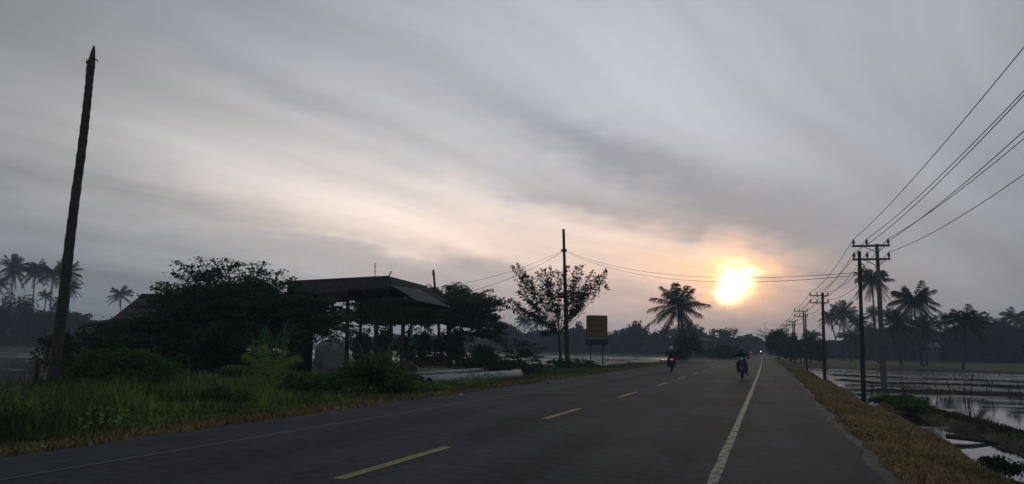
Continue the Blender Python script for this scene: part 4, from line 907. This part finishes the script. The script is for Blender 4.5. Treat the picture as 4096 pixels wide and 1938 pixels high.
mb = MB(); corrugated(mb, el, er, rr, rl, 70); corrugated(mb, rl, rr, br, bl, 70); rf = mb.build('roof', M['rust'], hs)
mb = MB(); mb.tube([rl+np.array([-.05, 0, .03]), rr+np.array([0, 0, .03])], .07, 6); mb.build('ridge_cap', M['rust'], rf)
mb = MB(); wz = el[2]-.12
fl, frr = np.array([el[0]+.7, el[1]+.5, 0]), np.array([er[0]-.2, er[1]+.5, 0]); bkl, bkr = np.array([bl[0]+.6, bl[1]-.4, 0]), np.array([br[0]-.2, br[1]-.4, 0])
def wall(mb, a_, b_, z0, z1, th=.12): d = (b_-a_)/np.linalg.norm(b_-a_); mb.bar(a_+np.array([0, 0, (z0+z1)/2]), b_+np.array([0, 0, (z0+z1)/2]), th, z1-z0)
wall(mb, fl, frr, -.4, wz); wall(mb, fl, bkl, -.4, wz-.01); wall(mb, bkl, bkr, -.4, wz-.02)
gp_ = (rl+np.array([.35, 0, -.12])); mb.plate([fl+np.array([0, 0, wz-.03]), bkl+np.array([0, 0, wz-.03]), np.array([gp_[0]+.3, (fl[1]+bkl[1])/2, rl[2]-.2])], .1); mb.build('wall', M['plank'], hs)
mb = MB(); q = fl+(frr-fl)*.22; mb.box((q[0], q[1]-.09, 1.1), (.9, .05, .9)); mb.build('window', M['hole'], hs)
mb = MB(); a0, a1 = at(312, 1297, 43), at(478, 1271, 45.5); dpt = np.array([.6, 3.2, .25]); mb.plate([a0, a0+dpt, a1+dpt, a1], .06); mb.bar(a0+np.array([.1, 0, -.18]), a1+np.array([0, 0, -.2]), .07, .12); mb.build('lean_to_roof', M['rust'], hs)
for t in (.12, .55, .95):
    q = a0+(a1-a0)*t; mb = MB(); mb.tube([(q[0], q[1]+.1, -.4), (q[0], q[1]+.1, q[2]-.08)], .06, 6); mb.build('post', M['woodpole'], hs)
mb = MB(); q0, q1 = a0+(a1-a0)*.35, a1; mb.bar((q0[0], q0[1]+1.2, .75), (q1[0], q1[1]+1.2, .75), .05, 2.2); mb.build('plank_screen', M['plank'], hs)

# ------------------------------------------------------------------ open shed
sb = at(1500, 1440, 40); sb[2] = -.28; sh = thing('open_shed', 'open-sided shed with a dark sagging metal roof on timber posts', 'shed', sb)
RL, RR = at(1150, 1131, 42.5), at(1558, 1110, 41); EL, ER = at(1150, 1186, 38), at(1566, 1150, 38)
C1, BR = at(1797, 1229, 37), at(1700, 1147, 42.5)
mb = MB(); corrugated(mb, EL, ER, RR, RL, 64); BLk, BRk = RL+np.array([-1, 3.4, -.8]), RR+np.array([-.6, 3.4, -.8]); corrugated(mb, RL, RR, BRk, BLk, 64)
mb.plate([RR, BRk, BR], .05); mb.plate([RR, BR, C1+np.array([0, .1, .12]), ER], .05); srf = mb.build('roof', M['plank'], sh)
mb = MB(); mb.tube([RL+np.array([0, 0, .03]), RR+np.array([0, 0, .03])], .07, 6); mb.build('ridge_cap', M['rust'], srf)
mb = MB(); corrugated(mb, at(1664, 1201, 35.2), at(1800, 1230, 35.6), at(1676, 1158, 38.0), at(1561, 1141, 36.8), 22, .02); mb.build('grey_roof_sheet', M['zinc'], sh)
mb = MB()
mb.bar(at(1190, 1195, 38), at(1395, 1188, 38), .16, .5); mb.bar(at(1392, 1196, 37.6), at(1800, 1233, 36.4), .14, .16); mb.bar(at(1395, 1163, 37.8), at(1572, 1156, 37.8), .08, .12); mb.bar(at(1420, 1205, 41), at(1700, 1215, 41), .1, .14); mb.bar(at(1500, 1201, 37.6), at(1440, 1160, 37.8), .07, .07); mb.bar(at(1520, 1201, 37.6), at(1560, 1160, 37.8), .07, .07); mb.build('beam', M['plank'], sh)
for pb, pt, d, r in [((1388, 1455), (1392, 1190), 37.8, .095), ((1500, 1450), (1510, 1195), 38, .11), ((1607, 1445), (1616, 1205), 37.4, .10), ((1440, 1430), (1446, 1180), 42, .08), ((1205, 1440), (1208, 1180), 38, .12)]:
    q1 = at(*pt, d); q0 = at(*pb, d); q0[2] = -.4; mb = MB(); mb.tube([q0, q1], [r*1.05, r], 8); mb.build('post', M['woodpole'], sh)
mb = MB(); wall(mb, at(1150, 1400, 40)*np.array([1, 1, 0]), at(1250, 1400, 40)*np.array([1, 1, 0]), -.4, 3.2); mb.build('wall', M['plank'], sh)
# antennas
for lab, px0, px1, py0, py1, d in [('thin antenna mast standing up behind the shed ridge', 1501, 1500, 1125, 1055, 46), ('short tilted antenna on the right end of the shed ridge', 1556, 1564, 1110, 1086, 43)]:
    a_, b_ = at(px0, py0+(60 if px0 == 1501 else 0), d), at(px1, py1, d); root = thing('antenna', lab, 'antenna', a_, 'roof antennas'); mb = MB(); mb.tube([a_, b_], .022, 6); mb.build('mast', M['steel'], root); mb = MB()
    for t in (.6, .75, .9, .99) if px0 == 1501 else (.5, .75, .98): q = a_+(b_-a_)*t; mb.tube([q-np.array([.09, 0, .02]), q+np.array([.09, 0, .02])], .012, 5)
    mb.build('rods', M['steel'], root)
# tarpaulin heap
tb = at(1325, 1452, 50); tb[2] = -.2; V = []; nu, nv = 40, 16
for j in range(nv+1):
    for i in range(nu):
        a = 2*math.pi*i/nu; t = j/nv; r = math.cos(t*math.pi/2)**.55; hz = math.sin(t*math.pi/2)
        fx = 1+.1*math.sin(3*a+1)+.06*math.sin(7*a)+.04*math.sin(11*a+j*.3); x_ = r*.86*math.cos(a)*fx+(.30*(1-hz)**2 if math.cos(a) > 0 else 0)-.12*hz; y_ = r*.7*math.sin(a)*fx
        x_, y_ = x_*1.3, y_*1.2; V.append((tb[0]+x_, tb[1]+y_, tb[2]+1.75*hz*(1+.06*math.sin(5*a+2*t))))
V = np.array(V); Fq = [(j*nu+i, j*nu+(i+1) % nu, (j+1)*nu+(i+1) % nu, (j+1)*nu+i) for j in range(nv) for i in range(nu)]
tr_ = thing('tarpaulin', 'pale grey tarpaulin draped over a heap at the left end of the shed', 'tarpaulin', tb); np_mesh('cover', V, Fq, M['tarp'], tr_, tb)
mb = MB(); mb.box((tb[0]+.95, tb[1]-.15, -.12), (.55, .5, .22), Matrix.Rotation(.3, 3, 'Z')); mb.build('loose_fold', M['tarp'], tr_)
# wooden cart frame
cb = at(1722, 1440, 57); cb[2] = -.25; ct = thing('wooden_cart', 'dark old wooden cart frame with hoops between two vine-covered trunks', 'cart', cb); mb = MB()
mb.box((cb[0], cb[1], .35), (2.6, 1.1, .5), Matrix.Rotation(-.05, 3, 'Y')); mb.box((cb[0]-.2, cb[1]-.6, .0), (3.6, .2, .18)); mb.build('bed', M['plank'], ct); mb = MB()
mb.tube([at(1748, 1430, 57), at(1745, 1365, 57)], .05, 6); mb.tube([at(1737, 1430, 57), at(1736, 1365, 57)], .05, 6); mb.bar(at(1700, 1366, 57), at(1746, 1364, 57), .08, .12); mb.bar(at(1700, 1376, 57), at(1744, 1376, 57), .08, .08); mb.build('rail', M['plank'], ct)
for x0, x1, yt in ((1695, 1752, 1385), (1760, 1800, 1392)):
    mb = MB(); mb.tube([at(x0+(x1-x0)*t, 1422-(1422-yt)*math.sin(math.pi*t), 57) for t in np.linspace(0, 1, 9)], .03, 5); mb.build('hoop', M['plank'], ct)
# ridge of dug earth behind the bird patch
for lab, px, w, yt in (('low reddish heap of dug earth behind the shed', 1640, 60, 1400), ('small dark clod heap right of the birds', 1850, 70, 1455)):
    c = at(px, 1450, 50); mb = MB(); mb.lathe([(w*50/F*.62, -.05), (w*50/F*.5, .25), (w*50/F*.34, .5), (w*50/F*.12, .68), (.02, .72)], (c[0], c[1], -.3), 16, sc=(1, .7, 1.0 if yt == 1400 else .45)); o = mb.build('earth_heap', material('heap_soil', (.07, .05, .04), .95, scale=5, bump=.6), smooth=True); tag(o, lab, 'earth heap')
# fallen poles
G_ = 'fallen concrete poles on the verge'
def fallen(lab, a_, b_, r0, r1, hollow=True):
    a_, b_ = np.array(a_), np.array(b_); root = thing('fallen_pole', lab, 'concrete pole', a_, G_); d = (b_-a_)/np.linalg.norm(b_-a_)
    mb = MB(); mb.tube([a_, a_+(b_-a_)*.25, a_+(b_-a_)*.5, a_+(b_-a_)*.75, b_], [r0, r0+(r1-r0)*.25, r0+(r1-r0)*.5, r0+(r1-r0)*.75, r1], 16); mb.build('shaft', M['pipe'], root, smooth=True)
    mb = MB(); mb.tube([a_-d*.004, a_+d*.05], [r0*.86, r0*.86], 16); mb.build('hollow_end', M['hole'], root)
pA = gnd(1716, 1547, -.16); pB = gnd(2078, 1514, -.16)
fallen('front fallen concrete pole with its hollow dark end facing the road', (pA[0], pA[1], .05), (pB[0], pB[1], .07), .165, .19)
pA2 = gnd(1688, 1540, -.16); fallen('middle fallen concrete pole lying just behind the front one', (pA2[0]-.05, pA2[1], .05), (pB[0]-.48, pB[1]-.6, .06), .165, .17)
pC = gnd(1625, 1512, -.18); pD = gnd(1960, 1487, -.18); fallen('rear fallen pole, half sunk in the grass', (pC[0], pC[1], -.06), (pD[0], pD[1], -.05), .15, .13)
mb = MB(); q = at(2066, 1484, 40); mb.tube([q+np.array([-.25, 0, 0]), q+np.array([.2, .1, .04])], .06, 8); mb.build('broken_piece', M['pipe']); tag(bpy.data.objects['broken_piece'], 'small broken concrete piece on the far end of the fallen poles', 'rubble')

# birds: two black chickens on the pale patch
def skin_mesh(name, verts, edges, radii, mats, assign=None, sub=1):
    me = bpy.data.meshes.new(name+'_sk'); me.from_pydata([tuple(v) for v in verts], edges, []); o = bpy.data.objects.new(name+'_sk', me); COL.objects.link(o)
    sk = o.modifiers.new('s', 'SKIN'); 
    if not me.skin_vertices: bpy.context.view_layer.objects.active = o
    lay = me.skin_vertices[0].data if me.skin_vertices else None
    for i, r in enumerate(radii): lay[i].radius = (r, r) if isinstance(r, (int, float)) else r
    lay[0].use_root = True; sb_ = o.modifiers.new('u', 'SUBSURF'); sb_.levels = sub; sb_.render_levels = sub
    dg = bpy.context.evaluated_depsgraph_get(); ev = o.evaluated_get(dg); out = bpy.data.meshes.new_from_object(ev); out.name = name
    bpy.data.objects.remove(o); out.materials.clear()
    for m in mats: out.materials.append(m)
    for p in out.polygons:
        p.use_smooth = True
        p.material_index = assign(p.center) if assign else 0
    return out
cv = [(0, 0, .24), (0, .10, .27), (0, .17, .36), (0, .19, .44), (0, .25, .43), (0, -.12, .27), (0, -.24, .38), (0, -.30, .44), (.05, .01, .16), (.05, .03, .08), (.05, .02, .01), (.05, .09, 0), (-.05, .01, .16), (-.05, -.03, .08), (-.05, -.04, .01), (-.05, .03, 0)]
ce = [(0, 1), (1, 2), (2, 3), (3, 4), (0, 5), (5, 6), (6, 7), (0, 8), (8, 9), (9, 10), (10, 11), (0, 12), (12, 13), (13, 14), (14, 15)]
cr = [.10, .09, .045, .04, .012, .085, .04, .015, .035, .014, .012, .008, .035, .014, .012, .008]
cme = skin_mesh('chicken', cv, ce, cr, [M['feather']])
for lab, px, py_, rz in (('black chicken on the pale patch, left of two', 1680, 1477, 1.3), ('black chicken on the pale patch, right of two', 1720, 1476, 1.9)):
    q = gnd(px, py_, -.2); q[2] = float(height(np.array([q[0]]), np.array([q[1]]))[0]); o = link_mesh('chicken', cme, None, q); o.rotation_euler = (0, 0, rz); o.scale = (1.15,)*3; tag(o, lab, 'chicken', 'chickens on the pale patch')

# ------------------------------------------------------------------ motorcycles and riders
def motorcycle(label, loc, rz, lit_tail=False, lit_head=None, group='motorcycles'):
    R_ = thing('motorcycle', label, 'motorcycle', loc, group, rz); B = lambda mb, n, m, p=R_, s=True: mb.build(n, m, p, smooth=s, world=False)
    def wheel(y):
        mb = MB(); n = 20; rr_ = .235
        ring = [Vector((0, y+rr_*math.cos(a), .285+rr_*math.sin(a))) for a in np.linspace(0, 2*math.pi, n+1)]; mb.tube(ring, .048, 8, cap=False); w = B(mb, 'wheel', M['rubber'])
        mb = MB(); mb.tube([Vector((0, y+.185*math.cos(a), .285+.185*math.sin(a))) for a in np.linspace(0, 2*math.pi, 17)], .014, 6, cap=False)
        mb.tube([(-.07, y, .285), (.07, y, .285)], .035, 8); [mb.tube([(0, y, .285), (0, y+.18*math.cos(a), .285+.18*math.sin(a))], .01, 5) for a in np.linspace(0, 2*math.pi, 7)[:-1]]; mb.build('rim', M['chrome'], w, world=False)
    wheel(.62); wheel(-.60)
    mb = MB(); mb.tube([(0, .62+.30*math.cos(a), .29+.30*math.sin(a)) for a in np.linspace(.25, 2.6, 8)], [.03]+[.062]*6+[.03], 8); B(mb, 'front_fender', M['cowl'])
    mb = MB(); [mb.tube([(s*.085, .62, .285), (s*.085, .50, .60), (s*.06, .40, .86)], .026, 8) for s in (-1, 1)]; mb.tube([(0, .42, .62), (0, .36, .92)], .03, 8); B(mb, 'fork', M['black'])
    mb = MB()                                                                      # leg shield, a curved V
    for s in (-1, 1):
        P = [(s*.05, .47, .98), (s*.19, .42, .93), (s*.24, .33, .74), (s*.235, .28, .46), (s*.16, .30, .30), (s*.04, .44, .50), (s*.05, .49, .74)]
        mb.plate(P if s < 0 else P[::-1], .025)
    mb.lathe([(.02, -.02), (.115, 0), (.125, .12), (.10, .22), (.03, .27)], (0, .40, .68), 12, sc=(1, .7, 1)); B(mb, 'leg_shield', M['cowl'], s=False)
    mb = MB(); mb.lathe([(.04, 0), (.115, .02), (.15, .08), (.13, .15), (.05, .19)], (0, .36, .93), 14, sc=(1, .75, 1)); B(mb, 'handlebar_cowl', M['cowl'])
    mb = MB(); mb.lathe([(.01, .06), (.06, .05), (.085, .02), (.09, 0)], (0, .46, 1.0), 14, R=Matrix.Rotation(-math.pi/2, 3, 'X'), sc=(1.15, .8, 1)); B(mb, 'headlight', lit_head or M['glass'])
    for s in (-1, 1):
        mb = MB(); mb.lathe([(.005, .03), (.03, .02), (.04, 0)], (s*.15, .42, .84), 10, R=Matrix.Rotation(-math.pi/2, 3, 'X'), sc=(1.2, .8, 1)); B(mb, 'turn_lamp', M['glass'])
    mb = MB(); mb.tube([(-.35, .20, 1.02), (-.22, .29, 1.03), (0, .34, 1.0), (.22, .29, 1.03), (.35, .20, 1.02)], .014, 8); B(mb, 'handlebar', M['chrome'])
    for s in (-1, 1):
        mb = MB(); mb.tube([(s*.34, .20, 1.02), (s*.23, .275, 1.03)], .02, 8); mb.tube([(s*.33, .27, 1.02), (s*.20, .33, 1.01)], .007, 5); B(mb, 'grip', M['rubber'])
        mb = MB(); mb.tube([(s*.24, .28, 1.03), (s*.30, .27, 1.14), (s*.34, .25, 1.19)], .008, 6); mr_ = B(mb, 'mirror', M['black']); mb = MB(); mb.lathe([(.01, 0), (.052, .008), (.052, .02), (.01, .03)], (s*.37, .25, 1.20), 12, R=Matrix.Rotation(math.pi/2, 3, 'X'), sc=(1.25, .85, 1)); mb.build('mirror_glass', M['black'], mr_, smooth=True, world=False)
    mb = MB(); mb.tube([(0, .38, .52), (0, .16, .40), (0, -.10, .40), (0, -.30, .58), (0, -.72, .74)], [.05, .075, .09, .08, .05], 8); mb.lathe([(.04, 0), (.11, .03), (.12, .14), (.06, .2)], (0, .0, .22), 12, sc=(1, 1.5, 1)); B(mb, 'engine_frame', M['black'])
    mb = MB(); mb.tube([(0, .02, .62), (0, -.15, .64), (0, -.45, .68), (0, -.72, .76), (0, -.84, .80)], [.06, .12, .135, .12, .06], 10); B(mb, 'tail_body', M['cowl'])
    mb = MB(); mb.tube([(0, .02, .73), (0, -.2, .745), (0, -.5, .78), (0, -.72, .83)], [.07, .125, .12, .07], 10); B(mb, 'seat', M['rubber'])
    mb = MB(); mb.tube([(.1, .05, .22), (.13, -.3, .24), (.14, -.78, .34)], [.03, .045, .05], 8); B(mb, 'exhaust', M['chrome'])
    mb = MB(); mb.lathe([(.02, 0), (.08, .01), (.10, .04), (.08, .075), (.03, .09)], (-.01, -.86, .73), 12, sc=(1.1, .45, 1)); B(mb, 'tail_light', lit_tail or material('unlit_tail_lamp', (.12, .01, .01), .3, scale=5))
    mb = MB(); mb.box((0, -.90, .58), (.24, .012, .11)); mb.box((0, .52, .70), (.24, .012, .10)); B(mb, 'number_plate', M['plate'], s=False)
    mb = MB(); mb.tube([(0, -.80, .62), (0, -.92, .52), (0, -.93, .36)], [.05, .055, .06], 6); B(mb, 'rear_fender', M['black'])
    mb = MB(); mb.tube([(-.26, -.02, .30), (.26, -.02, .30)], .016, 6); mb.tube([(-.22, -.38, .34), (.22, -.38, .34)], .014, 6); B(mb, 'footpegs', M['black'])
    return R_
def rider(label, loc, rz, helmet_mat, footout=False, broad=1.0, group='riders'):
    r = thing('person', label, 'person', loc, group, rz); v, e, rd = [], [], []
    def J(p, rad, frm=None):
        v.append((p[0], p[1], p[2])); rd.append(rad)
        if frm is not None: e.append((frm, len(v)-1))
        return len(v)-1
    pe = J((0, -.24, .86), (.15, .12)); wa = J((0, -.20, 1.00), (.135*broad, .105), pe); ch = J((0, -.13, 1.18), (.165*broad, .115), wa); nk = J((0, -.08, 1.33), .06, ch); hd = J((0, -.04, 1.42), (.082, .09), nk); J((0, -.03, 1.51), (.075, .085), hd)
    for s in (-1, 1):
        so = J((s*.17*broad, -.11, 1.26), .068, ch); el_ = J((s*.255*broad, .03, 1.06), .056, so); wr = J((s*.29, .19, 1.045), .032, el_); pm = J((s*.29, .25, 1.045), (.036, .020), wr)
        for fx, fl_ in ((-.030, .070), (-.010, .080), (.010, .076), (.028, .060)):
            f1 = J((s*.29+fx, .25+fl_*.55, 1.060), .010, pm); J((s*.29+fx, .25+fl_*.62, 1.020), .009, f1)
        t1 = J((s*.25, .245, 1.03), .011, pm); J((s*.245, .27, 1.0), .009, t1)
        hp = J((s*.12, -.20, .84), .115, pe)
        if footout and s < 0: kn = J((s*.22, .16, .70), .088, hp); ak = J((s*.235, .04, .30), .048, kn); hl = J((s*.25, .04, .23), .040, ak); J((s*.35, .16, .20), .032, hl)
        else: kn = J((s*.21, .17, .72), .088, hp); ak = J((s*.20, -.04, .37), .058, kn); hl = J((s*.19, -.04, .32), .045, ak); J((s*.20, .13, .30), .026, hl)
    def asg(c):
        if c.z > 1.345 and abs(c.x) < .12: return 2
        if c.y > .19 and c.z > .98: return 2
        return 0 if c.z > .93 else 1
    me = skin_mesh('person', v, e, rd, [M['jacket'], M['trouser'], M['skin']], asg); b = link_mesh('body', me, r)
    mb = MB(); mb.lathe([(.06, -.10), (.118, -.08), (.135, -.01), (.132, .05), (.11, .10), (.06, .135), (.01, .145)], (0, -.045, 1.475), 16, sc=(.95, 1.12, 1)); hm = mb.build('helmet', helmet_mat, r, smooth=True, world=False)
    mb = MB(); n = 9; V = []
    for j in range(5):
        for i in range(n): a = math.radians(35+110*i/(n-1)); rr_ = .140; V.append((rr_*.96*math.cos(a), -.045+rr_*1.13*math.sin(a), 1.405+.115*j/4))
    mb.add(V, [(j*n+i, j*n+i+1, (j+1)*n+i+1, (j+1)*n+i) for j in range(4) for i in range(n-1)]); vs = mb.build('visor', M['visor'], hm, smooth=True, world=False); sm = vs.modifiers.new('t', 'SOLIDIFY'); sm.thickness = .006
    return r
p1 = gnd(2969, 1516, 0); p1[2] = .006; motorcycle('dark scooter coming towards the camera in the near lane', p1, math.pi, group='near motorcycles'); rider('person in dark clothes and grey helmet riding towards the camera, one foot out', p1, math.pi, M['helmetd'], True, broad=1.38, group='riders on the road')
p2 = gnd(2686, 1487, 0); p2[2] = .006; motorcycle('dark motorcycle riding away with its red tail light lit', p2, .14, lit_tail=M['tail'], group='near motorcycles'); rider('person in a black jacket and white helmet riding away on the far lane', p2, .14, M['helmetw'], broad=1.4, group='riders on the road')
q = at(3004, 1405, 236); p3 = np.array([q[0], q[1], .006]); motorcycle('tiny distant motorcycle riding away with a red light near the road end', p3, .1, lit_tail=M['tailfar'], group='distant motorcycles'); rider('tiny distant person riding away near the road end', p3, .1, M['helmetd'], group='distant riders')
q = at(3043, 1405, 240); p4 = np.array([q[0], q[1], .006]); motorcycle('tiny distant motorcycle approaching with a white headlight at the road end', p4, math.pi, lit_head=M['headfar'], group='distant motorcycles'); rider('tiny distant person riding towards the camera at the road end', p4, math.pi, M['helmetd'], group='distant riders')

# ------------------------------------------------------------------ distant buildings
hb = at(2815, 1400, 150); hb[2] = -.4; h2 = thing('far_house', 'hazy long house with a pale roof behind the large dark palm', 'house', hb)
def zat(y, px, d): return at(px, y, d)[2]
x0, x1, dd = at(2742, 1365, 150), at(2862, 1362, 150), 7.0; ze, zr_ = zat(1361, 2800, 150), zat(1351, 2800, 153)
mb = MB(); A0, A1, B0, B1 = [np.array([p[0], p[1]+k, ze]) for p, k in ((x0, 0), (x1, 0), (x0, dd), (x1, dd))]; R0, R1 = np.array([x0[0]+1.5, x0[1]+dd/2, zr_]), np.array([x1[0]-2.2, x1[1]+dd/2, zr_])
mb.plate([A0, A1, R1, R0], .08); mb.plate([R0, R1, B1, B0], .08); mb.plate([A1, B1, R1], .08); mb.plate([B0, A0, R0], .08); mb.build('roof', M['wallfar'], h2)
mb = MB(); ins = np.array([.5, .5, 0]); wall(mb, (A0+np.array([.5, .5, 0]))*[1, 1, 0], (A1+np.array([-.5, .5, 0]))*[1, 1, 0], -.5, ze-.1, .15); wall(mb, (A1+np.array([-.5, .6, 0]))*[1, 1, 0], (B1+np.array([-.5, -.5, 0]))*[1, 1, 0], -.5, ze-.12, .15); wall(mb, (B0+np.array([.5, -.5, 0]))*[1, 1, 0], (A0+np.array([.5, .7, 0]))*[1, 1, 0], -.5, ze-.14, .15); mb.build('wall', M['wallfar'], h2)
for t in (.25, .5, .78):
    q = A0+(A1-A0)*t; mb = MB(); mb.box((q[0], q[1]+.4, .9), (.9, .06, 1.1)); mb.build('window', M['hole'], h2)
hb = at(3712, 1440, 175); hb[2] = -.5; h3 = thing('far_house', 'small dim blue-walled house with a lit lamp among the right palms', 'house', hb)
mb = MB(); zt = zat(1386, 3712, 175); mb.plate([hb*[1, 1, 0]+[-2.2, -.6, zt-.1], hb*[1, 1, 0]+[2.6, -.6, zt-.1], hb*[1, 1, 0]+[2.6, 2.4, zt+.9], hb*[1, 1, 0]+[-2.2, 2.4, zt+.9]], .1); mb.build('roof', M['zinc'], h3)
mb = MB(); mb.box((hb[0]+.2, hb[1]+1.2, zt/2-.4), (4.2, 3.0, zt+.3)); mb.build('wall', material('blue_wall', (.05, .06, .12), .9, scale=2), h3)
mb = MB(); q = at(3708, 1406, 174.2); mb.lathe([(.02, 0), (.14, .08), (.16, .2), (.08, .3), (.02, .32)], q-np.array([0, 0, .16]), 10); mb.build('lamp', M['lamp'], h3)

# ------------------------------------------------------------------ small things
b = gnd(126, 1565, -.45); st_ = thing('stake', 'thick stake with a dark bag hung over its top at the left paddy edge', 'stake', b); mb = MB(); mb.tube([b-np.array([0, 0, .2]), at(140, 1450, 30.5)], [.05, .04], 6); mb.build('post', M['stake'], st_)
mb = MB(); q = at(143, 1480, 30.5); mb.lathe([(.02, -.55), (.11, -.42), (.15, -.1), (.14, .15), (.09, .38), (.03, .48)], q, 10, sc=(1, .8, 1)); mb.build('bag', M['bag'], st_, smooth=True)
b = gnd(100, 1560, -.45); a_ = at(97, 1475, 30); mb = MB(); mb.tube([b-np.array([0, 0, .2]), a_], .02, 6); tag(mb.build('thin_stake', M['stake']), 'thin reddish stick beside the bagged stake', 'stake')
k = 0
for px, y0, y1 in [(3488, 1535, 1556), (3620, 1528, 1560), (3656, 1530, 1562), (3692, 1528, 1560), (3751, 1516, 1563), (3803, 1518, 1565), (3852, 1522, 1568), (3881, 1497, 1568), (3943, 1527, 1568), (3960, 1524, 1566), (4028, 1536, 1570), (4038, 1540, 1572), (4085, 1538, 1572)]:
    q = gnd(px, y1+6, -.6); t = at(px-1+rng.normal(0, 2), y0, math.hypot(*(q[:2]))*.93); t = q+np.array([rng.normal(0, .13), 0, (y1+6-y0)*np.dot(q-np.array([0, 0, CZ]), FWD)/F])
    mb = MB(); mb.tube([q-np.array([0, 0, .3]), (q+t)/2, t], [.028, .024, .02], 5); o = mb.build('fence_stake', M['woodpole']); k += 1
    tag(o, 'thin upright stick of the sparse stake row across the right paddy', 'stake', 'stake row across the right paddy')
q0, q1 = at(3905, 1765, 20), gnd(3995, 1771, -.74); q0 = gnd(3890, 1766, -.72); mb = MB(); mb.tube([q0+np.array([-.6, 0, .1]), q0+np.array([0, 0, .05]), q1], [.07, .06, .025], 7); tag(mb.build('fallen_branch', M['bark']), 'dark branch lying in the water at the lower right', 'branch')
def scrap(lab, px, py_, s, z=.02):
    s = s*.75
    q = gnd(px, py_, z); bm = bmesh.new(); bmesh.ops.create_icosphere(bm, subdivisions=2, radius=1)
    for v_ in bm.verts: v_.co = Vector((v_.co.x*s*rng.uniform(.6, 1.3), v_.co.y*s*.7*rng.uniform(.6, 1.3), v_.co.z*s*.55*rng.uniform(.5, 1.4)+s*.3))
    me = bpy.data.meshes.new('plastic_scrap'); bm.to_mesh(me); bm.free(); me.materials.append(M['litter']); tag(link_mesh('plastic_scrap', me, None, q+np.array([0, 0, .0])), lab, 'litter', 'litter on the verges')
scrap('crumpled white cup at the left road edge', 172, 1792, .055); scrap('pale scrap on the dry grass right of the crumpled cup', 362, 1780, .035)
scrap('white plastic scrap on the verge in front of the shed', 1842, 1585, .13); scrap('pale plastic scrap at the road edge below the weed clump', 1345, 1636, .08); scrap('tiny pale scrap beside the verge end near the sign', 2195, 1531, .13)
scrap('pale crumpled wrapper in the dry grass on the right', 3422, 1697, .05, .1); scrap('second pale wrapper just below the first on the right', 3424, 1718, .04, .08)

# ------------------------------------------------------------------ haze
mb = MB(); mb.box((0, 360, 14), (1640, 900, 32))
hz = mb.build('haze', bpy.data.materials.new('haze')); tag(hz, kind='stuff'); hm = hz.data.materials[0]; hm.use_nodes = True; t = hm.node_tree; t.nodes.clear()
o = t.nodes.new('ShaderNodeOutputMaterial'); pv_ = t.nodes.new('ShaderNodeVolumePrincipled'); pv_.inputs['Color'].default_value = (.62, .80, 1.0, 1); pv_.inputs['Density'].default_value = .0009; pv_.inputs['Anisotropy'].default_value = .1
t.links.new(pv_.outputs[0], o.inputs['Volume'])
